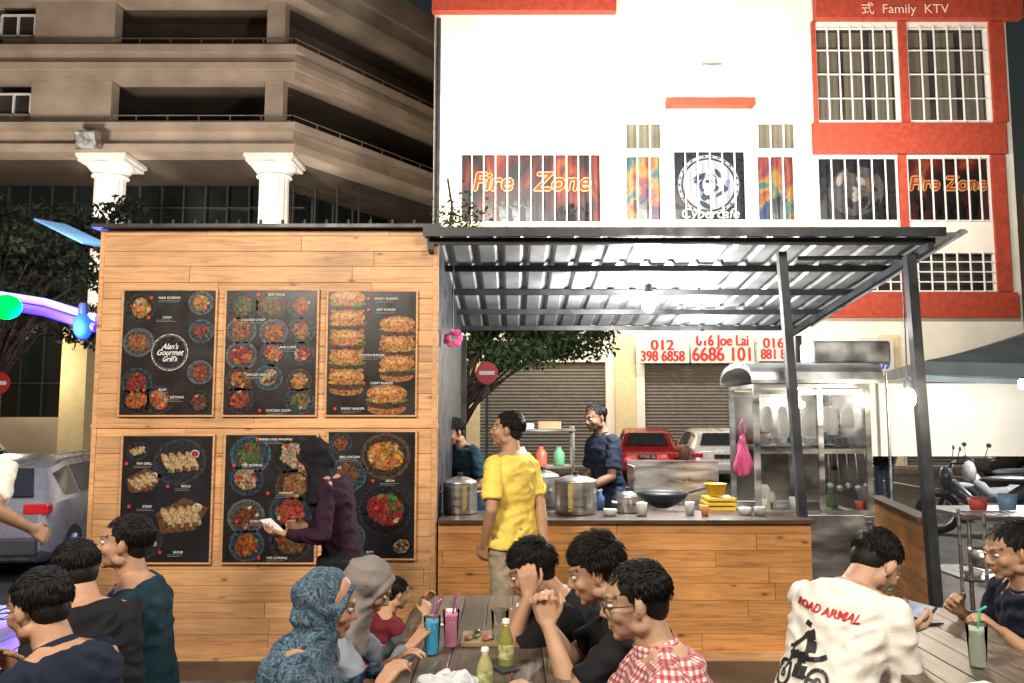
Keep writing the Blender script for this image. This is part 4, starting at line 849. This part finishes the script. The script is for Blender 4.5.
for (kd,u0,v0,u1,v1,pm_),h in zip(wins,holes):
    a,b,c,d=h; y=YB_; isL=pm_ in ('L','F')
    m=M(); m.quadxz(a,b,c,d,y+.2)
    if isL: m.c=[(.012,.012,.016)]; 
    pn=mk('window',m,PRINT if isL else pm_,bl); cx=(a+b)/2;cz=(c+d)/2
    if pm_=='L':
        m=M(); r=(d-c)*.42; cz+=.08
        m.disc(cx,cz,y+.17,r,r,(.24,.24,.26),40); m.disc(cx,cz,y+.165,r*.9,r*.9,(.012,.012,.02),40); m.disc(cx,cz,y+.16,r*.84,r*.84,(.22,.23,.26),40)
        for i in range(26): t=i*.2417; m.disc(cx+math.cos(t)*r*.95,cz+math.sin(t)*r*.95,y+.158,r*.03,r*.05,(.012,.012,.02),6,t)
        for i in range(30): t=rr5.uniform(0,6.28); q=r*.7*math.sqrt(rr5.random()); m.disc(cx+math.cos(t)*q,cz+math.sin(t)*q,y+.155-i*.0008,r*rr5.uniform(.06,.26),r*rr5.uniform(.03,.11),rr5.choice([(.02,.03,.05),(.30,.30,.32),(.02,.03,.05),(.10,.14,.22)]),10,t+1.2)
        m.disc(cx,cz,y+.12,r*.22,r*.28,(.28,.27,.26),14); m.disc(cx,cz+r*.1,y+.118,r*.13,r*.06,(.02,.02,.03),12)
        mk('round_emblem',m,PRINT,pn)
        text('window_lettering','Cybercafe',.44,(cx,y+.1,c+.28),GRYP,pn,shear=.2,bold=.004)
    if pm_=='F':
        m=M(); r=(d-c)*.4
        m.disc(cx,cz,y+.17,r*1.1,r*.95,(.06,.055,.055),16,.3)
        for i in range(26): m.disc(cx+rr5.uniform(-.8,.8)*r,cz+rr5.uniform(-.8,.8)*r,y+.16-i*.001,r*rr5.uniform(.08,.26),r*rr5.uniform(.04,.14),rr5.choice([(.25,.22,.2),(.01,.01,.01),(.12,.08,.05),(.01,.01,.01)]),9,rr5.uniform(0,3))
        mk('dark_figure_graphic',m,PRINT,pn)
    if pm_ is FLAME:
        big=u0<500; sz=.80 if big else .60; tz=c+(d-c)*.60
        for dx,dz in ((.035,.0),(-.035,0),(0,.035),(0,-.035)): text('window_lettering','Fire Zone' if not big else 'Fire   Zone',sz,(cx+dx,y+.135+abs(dz)*.02,tz+dz),PALE,pn,shear=.2,bold=.008)
        text('window_lettering','Fire Zone' if not big else 'Fire   Zone',sz,(cx,y+.115,tz),ORG,pn,shear=.2,bold=.008)
    if pm_ in(FLAME,RAINB):
        for i in range(int((b-a)*2.2)):
            m=M(); x=a+.25+(b-a-.5)*(i+.5)/int((b-a)*2.2)+rr5.uniform(-.1,.1); hh=rr5.uniform(.35,.75); yy=y+.18-i*.0008; cc=(.004,.004,.004)
            m.disc(x,c+hh+.12,yy,.08,.10,cc,10); m.disc(x,c+hh*.55,yy-.0002,.11,hh*.5,cc,10,rr5.uniform(-.2,.2)); m.disc(x+.11,c+hh*.95,yy-.0004,.03,.22,cc,8,rr5.uniform(-.9,.2)); m.disc(x-.11,c+hh*.95,yy-.0006,.03,.2,cc,8,rr5.uniform(-.2,.9))
            mk('dancer_silhouette',m,PRINT,pn)
    if pm_ is DGLASS and kd=='big':
        for i in range(3): m=M(); xa=a+.1+(b-a)*i/3; m.quadxz(xa,xa+(b-a)*.26,c+.1,d-.1,y+.19,(.13,.11,.08)); mk('curtain',m,GENV,pn)
    m=M(); t=.05
    m.box(a,b,y+.02,y+.08,d-t,d);m.box(a,b,y+.02,y+.08,c,c+t);m.box(a,a+t,y+.02,y+.08,c+t,d-t);m.box(b-t,b,y+.02,y+.08,c+t,d-t); mk('window_frame',m,WGR,pn)
    m=M(); n=max(3,int((b-a)/.36)) 
    for i in range(1,n): x=a+(b-a)*i/n; m.box(x-.018,x+.018,y-.07,y-.03,c+.002,d-.002)
    for f in ((.02,.98) if kd in('mid','pale') else (.02,.25,.5,.75,.98)): zz=c+(d-c)*f; m.box(a-.02,b+.02,y-.03,y-.005,zz-.018,zz+.018)
    mk('window_grille',m,WGR,pn)
for s in sh_:
    a,b,c,d=rc(*s); c=.15; m=M(); z=c
    while z<d-.01:
        m.add([(a,YB_+.2,z),(b,YB_+.2,z),(b,YB_+.16,z+.05),(a,YB_+.16,z+.05),(b,YB_+.2,z+.1),(a,YB_+.2,z+.1)],[(0,1,2,3),(3,2,4,5)]); z+=.1
    mk('roller_shutter',m,SHUT,bl)
def rb(u0,v0,u1,v1,out=.12):
    a,b,c,d=rc(u0,v0,u1,v1); m=M(); m.box(a,b,YB_-out,YB_-.003,c,d); mk('red_band',m,REDP,bl)
rb(812,124,1004,155,.14); rb(822,293,1016,318,.15); rb(899,23,907,123,.1);rb(900,156,908,292,.1); rb(990,23,1004,123,.1);rb(993,156,1007,292,.1); rb(665,102,752,109,.35); rb(433,-30,615,15,.3); rb(812,-30,1016,22,.3); rb(812,23,816,123,.08)
text('sign_lettering','\u5f0f  Family  KTV',.42,W(905,9,YB_-.34),mat('pale_print',(.8,.5,.4),.5,var=0,es=.2),bl)
m=M(); a,b,c,d=rc(436,25,441,230); m.cone(((a+b)/2,YB_-.15,.2),((a+b)/2,YB_-.15,14),.07,.07); mk('drain_pipe',m,BSTEEL,bl)
m=M(); m.box(W(455,226,YB_).x,W(806,226,YB_).x,YB_-.3,YB_-.003,W(600,232,YB_).z,W(600,225,YB_).z); mk('window_sill',m,CREAM,bl)
for v in (60,100):
    m=M(); z=W(600,v,YB_).z; m.box(BX0+.1,W(810,v,YB_).x,YB_-.02,YB_-.002,z-.03,z+.03); mk('wall_moulding',m,WPAINT,bl)
for u in (612,668,752,806):
    m=M(); x=W(u,180,YB_).x; m.box(x-.12,x+.12,YB_-.12,YB_-.022,W(u,232,YB_).z,W(u,112,YB_).z); mk('wall_pier',m,CREAM,bl)
for u in (470,625,745,890):
    m=M(); x=W(u,400,YB_).x; m.box(x-.3,x+.3,YB_-.1,YB_-.004,.15,W(u,335,YB_).z); mk('wall_pier',m,CREAM,bl)
m=M(); a=W(710,80,YB_); m.box(a.x-.3,a.x+.3,YB_-.4,YB_-.05,a.z-.2,a.z+.3); mk('air_vent_box',m,WGR,bl)
SGW=mat('sign_white',(.62,.60,.56),.5,var=.03)
def sign(u0,v0,u1,v1,rows,lab):
    a,b,c,d=rc(u0,v0,u1,v1,23.6); e=top('phone_sign',lab,'sign',((a+b)/2,23.6,c),group='telephone number signs above the shutters')
    m=M(); m.box(a,b,23.6,23.64,c,d); mk('sign_board',m,SGW,e)
    for x in (a+.1,b-.1): m=M(); m.box(x-.02,x+.02,23.65,23.98,d-.15,d-.1); mk('bracket',m,BSTEEL,e)
    for f,s,sz,mm,sx in rows:
        for dx in (-.012,.012): text('sign_lettering',s,sz*(d-c),((a+b)/2+dx,23.585+dx*.1,c+(d-c)*f),mm,e,bold=.004,sx=sx)
sign(636,340,689,363,[(.76,'012',.62,REDM,1.1),(.28,'398 6858',.62,REDM,.82)],'white board with red phone number'); sign(691,334,754,363,[(.76,'016 Joe Lai',.52,REDM,.78),(.28,'6686 101',.66,REDM,.85)],'white board with red name and phone number'); sign(757,338,795,361,[(.76,'016-',.62,REDM,1),(.28,'881 89',.62,REDM,.78)],'white board with red phone number'); sign(862,338,894,376,[(.75,'JUAL',.34,REDM,.9),(.3,'6909',.38,BLU,.8)],'white board with red letters')
# left building
lb=top('car_park_building','beige multi storey building with stepped balconies and round columns','building',(-14,30,0))
LP_=[V((-40,30)),V((-8.55,30)),V((1.3,43.9))]
def offp(o):
    n1=V((0,-1));n2=V((.816,-.578)); mit=(n1+n2).normalized(); mit=mit/ mit.dot(n1)
    return [LP_[0]+n1*o,LP_[1]+mit*o,LP_[2]+n2*o]
def zz(v): return W(0,v,30).z
def band(m,v0,v1,o,inn=-.6):
    A=offp(o);B=offp(inn); z1,z0=zz(v0),zz(v1)
    ring=A+B[::-1]
    m.add([(p.x,p.y,z0) for p in ring]+[(p.x,p.y,z1) for p in ring],[(0,5,4,3,2,1)[:],(6,7,8,9,10,11)]+[(i,(i+1)%6,6+(i+1)%6,6+i) for i in range(6)])
for gi,lst in enumerate(([(-60,-30,.4),(-30,-8,.15),(-8,4,.45)],[(50,57,.5),(57,67,.2),(67,74,.45),(74,82,.25)],[(127,133,.55),(133,148,.2),(148,156,.5)])):
    m=M()
    for v0,v1,o in lst: band(m,v0,v1-.3,o)
    mk('balcony_band',m,BEIGE,lb)
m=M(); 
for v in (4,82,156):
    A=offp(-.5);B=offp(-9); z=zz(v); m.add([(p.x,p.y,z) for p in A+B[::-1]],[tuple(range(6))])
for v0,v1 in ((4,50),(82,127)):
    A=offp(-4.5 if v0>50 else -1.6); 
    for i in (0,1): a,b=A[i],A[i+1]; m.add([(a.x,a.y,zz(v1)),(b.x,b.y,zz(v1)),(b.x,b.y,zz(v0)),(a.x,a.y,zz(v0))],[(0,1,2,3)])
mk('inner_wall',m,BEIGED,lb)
for v0,v1 in ((4,50),(82,127)):
    for u0,u1 in ((33,113),(266,284),(-260,-80)):
        m=M(); a,b=W(u0,90,30).x,W(u1,90,30).x; m.box(a,b,29.9,30.5,zz(v1)+.003,zz(v0)-.003); mk('facade_pier',m,BEIGE,lb)
    m=M(); m.box(W(-2,90,30).x,W(33,90,30).x-.01,30.1,30.5,zz(v1)+.003,zz(v1)+.5); mk('window_apron',m,BEIGE,lb)
for v0,v1 in ((15,48),(94,127)):
    a,b=W(-4,90,30).x,W(30,90,30).x; m=M(); m.box(a,b,30.15,30.2,zz(v1)+.5,zz(v0)); w_=mk('window',m,DGLASS,lb)
    m=M()
    for f in (0,.5,1): x=a+(b-a)*f; m.box(x-.03,x+.03,30.05,30.14,zz(v1)+.5,zz(v0))
    m.box(a,b,30.05,30.14,zz(v0),zz(v0)+.06); m.box(a,b,30.05,30.14,zz(v1)+.5,zz(v1)+.56); mk('window_frame',m,WGR,w_)
RAILM=mat('dull_railing_paint',(.3,.27,.23),.5)
for v in (50,127):
    m=M(); A=offp(.1)
    for i in (0,1):
        a,b=A[i],A[i+1]
        for hh in (.2,.42): m.beam((a.x,a.y,zz(v)+hh),(b.x,b.y,zz(v)+hh),.035,.035)
        n=int((b-a).length/1.2)
        for q in range(n+1): p=a.lerp(b,q/n); m.box(p.x-.02,p.x+.02,p.y-.02,p.y+.02,zz(v),zz(v)+.42)
    mk('railing',m,RAILM,lb)
m=M(); A=offp(-4)
for i in (0,1):
    a,b=A[i],A[i+1]; m.add([(a.x,a.y,0),(b.x,b.y,0),(b.x,b.y,zz(157)),(a.x,a.y,zz(157))],[(0,1,2,3)])
mk('glass_curtain_wall',m,mat('green_dark_glass',(.012,.02,.02),.2,var=.4,sc=.5),lb)
MUL=mat('dull_mullion',(.05,.05,.045),.5)
m=M()
for q in range(34): x=-38+q*.95; m.box(x-.03,x+.03,33.8,33.98,0,zz(158))
for z in (3,6,7.6,9.2,10.6): m.box(-38,-9,33.78,33.98,z-.03,z+.03)
n=12
for q in range(n): p=A[1].lerp(A[2],q/n); m.box(p.x-.04,p.x+.04,p.y-.25,p.y-.02,0,zz(158))
mk('mullion',m,MUL,lb)
for u in (110,274,-60):
    cx=W(u,190,30.4).x; zt_=zz(156); m=M(); n=32; rings=[]
    for z,r in ((0,.8),(.5,.8),(.55,.62),(zt_-.8,.56)):
        rings.append([V((cx+math.cos(2*math.pi*i/n)*r*(1 if i%2 else .93),30.4+math.sin(2*math.pi*i/n)*r*(1 if i%2 else .93),z)) for i in range(n)])
    m.loft(rings); cc=mk('column',m,COLW,lb)
    m=M(); m.lathe([(.60,zt_-.79),(.68,zt_-.76),(.63,zt_-.68),(.66,zt_-.6),(.85,zt_-.38),(.85,zt_-.33)],(cx,30.4,0),32); m.box(cx-.88,cx+.88,29.6,31.3,zt_-.32,zt_-.16); m.box(cx-.95,cx+.95,29.55,31.4,zt_-.158,zt_-.01); mk('capital',m,COLW,cc)
fx=W(88,140,29.2); e=top('flood_lamp','grey box floodlight bracketed on the balcony band','lamp',fx); m=M(); m.obox(fx,(.8,.5,.7),RX(20)); m.box(fx.x-.05,fx.x+.05,fx.y,fx.y+.6,fx.z-.1,fx.z); mk('lamp_box',m,ALU,e,bev=.05)
m=M(); m.box(15.6,40,26,27,0,9); mk('boundary_wall',m,WPAINT,label='plain pale wall beyond the shops',cat='wall')
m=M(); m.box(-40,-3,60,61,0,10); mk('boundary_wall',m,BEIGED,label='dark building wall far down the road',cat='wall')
m=M(); xa=W(72,400,22).x; m.box(xa-.35,xa+.35,22,22.6,GL,4.5); mk('gate_pillar',m,CREAM,label='pale yellow lit pillar across the road',cat='pillar')
m=M(); m.box(-30,xa-.4,22.1,22.4,GL,1.6); mk('boundary_wall',m,BEIGE,label='low pale wall across the road',cat='wall')

# ------------------------------------------------ trees
def tree(lab,loc,h,r,cz,blobs,n,tr=.12,seed=1,squash=.7,ox=0,gc=(.05,.085,.03),bs=(.16,.34)):
    rr=random.Random(seed); e=top('tree',lab,'tree',loc); x,y,z0=loc
    m=M(); c=V((x+ox,y,z0+cz)); m.tube([(x,y,z0),(x+.05,y,z0+h*.4),(x-.05,y,z0+h*.75),(x+ox*.15,y,z0+h)],[tr,tr*.8,tr*.6,tr*.35],10)
    cs=[]
    for i in range(blobs):
        a=rr.uniform(0,6.28); q=rr.uniform(.1,1)*r; p=c+V((math.cos(a)*q,math.sin(a)*q,rr.uniform(-.6,.7)*r*squash)); cs.append((p,rr.uniform(*bs)*r))
        m.tube([(x,y,z0+h*rr.uniform(.55,.9)),V((x,y,z0+h)).lerp(p,.5)+V((0,0,-.1)),p],[tr*.3,tr*.18,tr*.06],6)
    mk('trunk',m,BARK,e,smooth=True)
    m=M()
    for i in range(n):
        p,q=cs[rr.randrange(len(cs))]; d=V((rr.gauss(0,1),rr.gauss(0,1),rr.gauss(0,1))).normalized()*q*rr.uniform(.2,1.1); d.z*=.55
        c0=p+d; s=rr.uniform(.05,.09)*(.5+r*.2); ax=V((rr.gauss(0,1),rr.gauss(0,1),rr.gauss(0,.6))).normalized(); b=ax.orthogonal().normalized()
        b=Matrix.Rotation(rr.uniform(0,6.28),3,ax)@b; t=ax.cross(b); g_=rr.uniform(.4,1.3)
        m.add([c0-b*s,c0+t*s*.4,c0+b*s,c0-t*s*.4],[(0,1,2,3)],tuple(q_*g_ for q_ in gc))
    mk('crown',m,LEAF,e)
tree('dark leafy tree at the roadside',(-8.9,13.5,GL),3.6,2.3,4.6,36,9500,.12,3,.8,gc=(.035,.05,.03))
tree('low spreading tree behind the kitchen',(-.85,13.2,0),2.40,1.45,2.88,34,11000,.10,5,.38,ox=.85,gc=(.06,.11,.03),bs=(.17,.32))
tree('dark tree beyond the road',(-14.5,19,GL),4,3,5,24,7000,.15,9,gc=(.03,.045,.025))
e=top('climbing_plant','thin leafy vine growing at the building corner','plant',W(447,225,8.6)); m=M()
b0=W(449,232,8.6); m.tube([b0,b0+V((.03,0,.3)),b0+V((-.02,0,.6))],.012)
mk('stem',m,BARK,e); m=M(); rr=random.Random(4)
for i in range(420):
    p=b0+V((rr.gauss(.12,.16),rr.gauss(0,.1),abs(rr.gauss(0,.2)))); s=rr.uniform(.015,.035); ax=V((rr.gauss(0,1),rr.gauss(0,1),rr.gauss(0,1))).normalized(); b=ax.orthogonal().normalized(); t=ax.cross(b)
    m.add([p-b*s,p+t*s*.5,p+b*s,p-t*s*.5],[(0,1,2,3)],(.06,.10,.03))
mk('leaves',m,LEAF,e)
SRED=mat('sign_red',(.30,.015,.02),.4,var=.03)
def noentry(p,r,lab):
    e=top('no_entry_sign',lab,'road sign',(p.x,p.y,0),group='no entry signs')
    m=M(); m.lathe([(r,0),(r,.01)],(p.x,p.y,p.z),32,None,RX(90)); mk('sign_disc',m,SRED,e)
    m=M(); m.box(p.x-r*.7,p.x+r*.7,p.y-.02,p.y-.013,p.z-r*.17,p.z+r*.17); mk('white_bar',m,GRYP,e)
    m=M(); m.cone((p.x,p.y+.04,0),(p.x,p.y+.04,p.z+r),.02,.02); mk('sign_pole',m,BSTEEL,e)
noentry(W(487,373,10.4),.145,'red no entry sign on a pole behind kitchen'); noentry(W(-1,383,12),.17,'red no entry sign on a pole beside the road')
# tent right
e=top('tent','pale blue grey canvas tent with sloping roof','tent',(7,11,0))
TENT=mat('tent_canvas',(.20,.25,.27),.7,var=.2,sc=2)
m=M()
a0=V((4.95,9.6,2.30));a1=V((9.6,8.6,2.12));a2=V((9.8,13.5,2.3));a3=V((6.4,13.6,2.4));pk=V((8.3,11.2,3.2))
def cloth_tri(m,p,q,s,n=8):
    pts={}
    for i in range(n+1):
        for j in range(n+1-i):
            k_=n-i-j; v=(p*i+q*j+s*k_)/n; f=(i*j+j*k_+i*k_)/(n*n); v=v-V((0,0,.3*f)); pts[(i,j)]=v
    for i in range(n):
        for j in range(n-i):
            m.add([pts[(i,j)],pts[(i+1,j)],pts[(i,j+1)]],[(0,1,2)])
            if i+j<n-1: m.add([pts[(i+1,j)],pts[(i+1,j+1)],pts[(i,j+1)]],[(0,1,2)])
for p,q in ((a0,a1),(a1,a2),(a2,a3),(a3,a0)): cloth_tri(m,p,q,pk)
for p,q in ((a0,a1),(a1,a2),(a2,a3),(a3,a0)): m.add([p,q,q-V((0,0,.16)),p-V((0,0,.16))],[(0,1,2,3)])
mk('tent_roof',m,TENT,e,smooth=True)
for p in (a1,a2,a3): m=M(); m.cone((p.x,p.y,0),p,.025,.025); mk('tent_pole',m,ALU,e)
pt=V((7.3,11.4,2.1)); lamp('hanging_lamp','white lamp hanging in the tent',pt,BULB,.05,.6); light('POINT',pt-V((0,0,.15)),300,(1,.96,.9),.1)
m=M(); m.box(5.8,10.4,13.8,13.84,.95,2.2); mk('tent_wall',m,WPAINT,label='bright white canvas side wall of the tent',cat='tent wall')
e=top('prep_table','stainless preparation table beside the side counter','table',(4.3,7.0,0))
m=M(); m.box(3.7,5.2,6.6,7.3,.8,.84); mk('table_top',m,STEEL,e)
for x in (3.75,5.15):
    for y in (6.65,7.25): m=M(); m.cone((x,y,0),(x,y,.8),.018,.018,8); mk('leg',m,STEEL,e)
m=M(); m.box(3.7,5.2,6.6,7.3,.3,.32); mk('lower_shelf',m,STEEL,e)
for i in range(9):
    m=M(); x=3.82+i*.16; m.lathe([(.06,0),(.08,.05+.05*(i%3)),(.075,.05+.05*(i%3)),(.001,.04)],(x,6.75+.15*(i%2),.842 if i%3 else .322),16,[(.6,.6,.6),(.4,.05,.04),(.1,.2,.3),(.5,.45,.3),(.3,.3,.3)][i%5]); mk('food_tub',m,GENV,smooth=True,label='plastic tub on the preparation table',cat='tub',group='tubs on the preparation table')
e=top('wire_rack','silver wire rack trolley next to the post','rack',(3.35,5.5,0))
m=M()
for x in (3.12,3.6):
    for y in (5.35,5.65): m.cone((x,y,.04),(x,y,1.0),.012,.012,8)
for z in (.3,.62,.98):
    for i in range(9): m.beam((3.12+i*.06,5.35,z),(3.12+i*.06,5.65,z),.005,.005)
    m.beam((3.12,5.35,z),(3.6,5.35,z),.012,.012); m.beam((3.12,5.65,z),(3.6,5.65,z),.012,.012)
mk('rack_frame',m,STEEL,e)
for x in (3.2,3.45): m=M(); m.lathe([(.08,0),(.1,.12),(.095,.12),(.001,.03)],(x,5.5,.63),18); mk('steel_bowl',m,STEEL,smooth=True,label='steel bowl standing on the wire rack',cat='bowl')
e=top('tubular_chair','chrome tube chair frame with dark seat','chair',(3.75,5.0,0)); m=M()
for s in (-1,1): m.tube([(3.75+s*.2,4.8,0),(3.75+s*.2,4.82,.45),(3.75+s*.2,5.2,.47),(3.75+s*.2,5.25,0)],.012); m.tube([(3.75+s*.2,5.2,.47),(3.75+s*.2,5.27,.85)],.012)
m.tube([(3.55,5.27,.85),(3.95,5.27,.85)],.012); mk('chair_frame',m,STEEL,e,smooth=True); m=M(); m.box(3.55,3.95,4.8,5.2,.475,.51); m.box(3.56,3.94,5.23,5.255,.62,.86); mk('seat',m,BSTEEL,e,bev=.01)
for i,(x,y,c) in enumerate(((4.6,5.9,(.5,.05,.04)),(5.3,8.6,(.05,.1,.4)),(5.9,8.9,(.5,.05,.04)))):
    e=top('plastic_stool','plastic stool standing on the ground','stool',(x,y,0),group='plastic stools'); m=M(); m.box(x-.15,x+.15,y-.15,y+.15,.43,.46,c); mk('seat',m,GENV,e,bev=.01)
    for a in (-1,1):
        for b in (-1,1): m=M(); m.beam((x+a*.17,y+b*.17,0),(x+a*.12,y+b*.12,.43),.04,.03,c); mk('leg',m,GENV,e)
m=M(); m.box(2.14,2.56,5.86,5.96,.45,.93); m.box(2.14,2.56,5.96,6.0,.05,.93); mk('steel_cabinet',m,WST,label='bare stainless steel panel beside the counter end',cat='cabinet',bev=.004)

# ------------------------------------------------ deferred: remesh & text
for (o,vx,it,fold,cf) in REM:
    a=o.modifiers.new('r','REMESH'); a.mode='VOXEL'; a.voxel_size=vx; a.use_smooth_shade=True
    b=o.modifiers.new('s','SMOOTH'); b.factor=.5; b.iterations=it
dg=bpy.context.evaluated_depsgraph_get(); dg.update()
new=[]
for (o,vx,it,fold,cf) in REM: new.append(bpy.data.meshes.new_from_object(o.evaluated_get(dg)))
oi=0
for (o,vx,it,fold,cf),me in zip(REM,new):
    oi+=1
    mts=list(o.data.materials); o.modifiers.clear(); o.data=me; me.name=o.name
    me.materials.clear()
    for q in mts: me.materials.append(q)
    if fold:
        nn=[v.normal.copy() for v in me.vertices]; off=V((oi*1.7,3,5))
        for v,n_ in zip(me.vertices,nn):
            p=v.co; w1=noise.noise(p*3+off)
            f=noise.noise(V((p.x*8+w1*3,p.y*8,p.z*15))+off)
            f2=noise.noise(V((p.x*20+p.z*9,p.y*20,p.z*24))+off)
            v.co=p+n_*(-abs(f)*1.3+.35+.4*f2)*fold
    if cf:
        for at in list(me.color_attributes): me.color_attributes.remove(at)
        ca=me.color_attributes.new('Col','FLOAT_COLOR','POINT'); buf=[]
        for v in me.vertices: buf+=list(cf(v.co))+[1.]
        ca.data.foreach_set('color',buf)
    me.shade_smooth()
for (o,name,mw,mt_,parent,label) in TX:
    me=bpy.data.meshes.new_from_object(o.evaluated_get(dg)); me.name=name
    me.transform((MW[parent.name].inverted()@mw) if parent else mw)
    n=bpy.data.objects.new(name,me); COL.objects.link(n); me.materials.clear(); me.materials.append(mt_)
    if parent: n.parent=parent; MW[n.name]=MW[parent.name]
for (o,*_) in TX:
    cu=o.data; bpy.data.objects.remove(o); bpy.data.curves.remove(cu)
def shirt_print(shirt_obj,m,mt_,name):
    bvh=BVHTree.FromPolygons([v.co for v in shirt_obj.data.vertices],[p.vertices for p in shirt_obj.data.polygons])
    vs=[];ok=[]
    for p in m.v:
        h=bvh.ray_cast(V((p.x,-1.2,p.z)),V((0,1,0)))
        vs.append(V((p.x,h[0].y-.005,p.z)) if h[0] else V((p.x,0,p.z))); ok.append(bool(h[0]))
    m.v=vs; keep=[i for i,f in enumerate(m.f) if all(ok[j] for j in f)]; m.f=[m.f[i] for i in keep]; m.c=[m.c[i] for i in keep]
    mk(name,m,mt_,shirt_obj,local=True)
def fontm(s,size,x,z,slant=0):
    cu=bpy.data.curves.new('t','FONT'); cu.body=s; cu.size=size; cu.align_x='CENTER'; cu.offset=.0012; cu.shear=.25; o=bpy.data.objects.new('t',cu); COL.objects.link(o)
    d=bpy.context.evaluated_depsgraph_get(); me=bpy.data.meshes.new_from_object(o.evaluated_get(d)); m=M()
    bm=bmesh.new(); bm.from_mesh(me); bmesh.ops.triangulate(bm,faces=bm.faces[:]); bmesh.ops.subdivide_edges(bm,edges=[e for e in bm.edges if e.calc_length()>.012],cuts=2,use_grid_fill=False)
    bm.verts.index_update()
    m.add([(x+v.co.x,0,z+v.co.y+v.co.x*slant) for v in bm.verts],[[v.index for v in f.verts] for f in bm.faces]); bm.free(); bpy.data.objects.remove(o); return m
shirt_print(pshirt,fontm('ROAD ARMAL',.040,.005,.93,-.10),REDM,'shirt_lettering')
m=M()
def flat(pts,w):
    for a,b in zip(pts,pts[1:]):
        a=V((a[0],0,a[1]));b=V((b[0],0,b[1])); d=(b-a).normalized(); n_=V((-d.z,0,d.x))*w; q=4
        for i in range(q):
            p0=a.lerp(b,i/q);p1=a.lerp(b,(i+1)/q); m.add([p0-n_,p1-n_,p1+n_,p0+n_],[(0,1,2,3)])
def SP(pts): return [(x*.85-.035,.775+(z-.76)*.95) for x,z in pts]
def ring(cx,cz,r,w): flat(SP([(cx+r*math.cos(i*.35),cz+r*math.sin(i*.35)) for i in range(19)]),w)
ring(-.085,.70,.042,.006); ring(.085,.70,.042,.006); ring(-.085,.70,.012,.004); ring(.085,.70,.012,.004)
flat(SP([(-.085,.70),(-.06,.76),(-.052,.795)]),.004); flat(SP([(-.065,.765),(-.02,.775),(.02,.76)]),.014); flat(SP([(.01,.765),(.075,.775),(.11,.79)]),.008)
flat(SP([(-.03,.72),(.03,.72)]),.020); flat(SP([(.03,.71),(.085,.70)]),.005); flat(SP([(-.075,.795),(-.045,.802)]),.005)
flat(SP([(.035,.79),(.03,.83),(.01,.862)]),.019); flat(SP([(.01,.858),(-.02,.825),(-.052,.802)]),.007); flat(SP([(.03,.785),(-.015,.77),(-.005,.725)]),.011); flat(SP([(-.005,.875),(.0,.893)]),.015)
shirt_print(pshirt,m,BLKP,'shirt_graphic')

# ------------------------------------------------ light, world, camera
w=bpy.data.worlds.new('World'); S.world=w; w.use_nodes=True
N=w.node_tree.nodes; L=w.node_tree.links; bg=N['Background']; sk=N.new('ShaderNodeTexSky'); sk.sky_type='NISHITA'; sk.sun_disc=False; sk.sun_elevation=math.radians(1); sk.sun_rotation=math.radians(200)
L.new(sk.outputs[0],bg.inputs[0]); bg.inputs[1].default_value=.03
light('AREA',(-2.6,.2,4.4),370,(1,.90,.76),1.3,(-1.2,5.6,1.5),'flood_light')
light('AREA',(2.4,.2,4.6),290,(1,.92,.80),1.3,(.6,5.0,1.1),'flood_light')
for x,e_ in ((0,1000),(5,1150),(10.5,520)): light('AREA',(x,18.5,8.5),e_,(1,.94,.85),1.6,(x+.5,24,10.8),'flood_light')
light('AREA',(2,20.5,4.6),150,(1,.80,.45),1.0,(2,24,5.5),'street_light')
light('AREA',(9,19.5,3.6),130,(1,.84,.60),1.0,(9,24,2.0),'street_light')
light('AREA',(-17,21,5),1500,(1,.88,.76),2,(-13,30,14),'flood_light')
light('AREA',(-7,24,5),460,(1,.88,.76),1.5,(-5,36,13),'flood_light')
light('SPOT',(-13.5,26.5,5),2300,(1,.96,.88),.3,(-15.2,30.4,10),'column_light',spot=30)
light('SPOT',(-9.5,26.5,5),2300,(1,.96,.88),.3,(-9.1,30.4,10),'column_light',spot=30)
light('AREA',(-5.0,6.8,4.2),260,(1,.88,.72),.8,(-6.3,10.5,.3),'street_light')
light('POINT',(xa-1,20.8,3),200,(1,.85,.55),.2,name='street_light')
light('POINT',(5.0,17.2,3.4),330,(1,.92,.8),.3,name='street_light')
light('SUN',(0,0,20),.04,(1,.9,.75),.3,(3,8,0),'fill_sun')  # very weak warm sun lamp as an overall fill
cd=bpy.data.cameras.new('Camera'); co=bpy.data.objects.new('Camera',cd); COL.objects.link(co); co.location=(0,0,CZ); co.rotation_euler=(math.pi/2+PT,0,0)
cd.sensor_width=36; cd.lens=FP/1024*36; cd.clip_end=1000; cd.clip_start=.05; S.camera=co
S.view_settings.view_transform='Standard'; S.view_settings.look='None'; S.view_settings.exposure=0
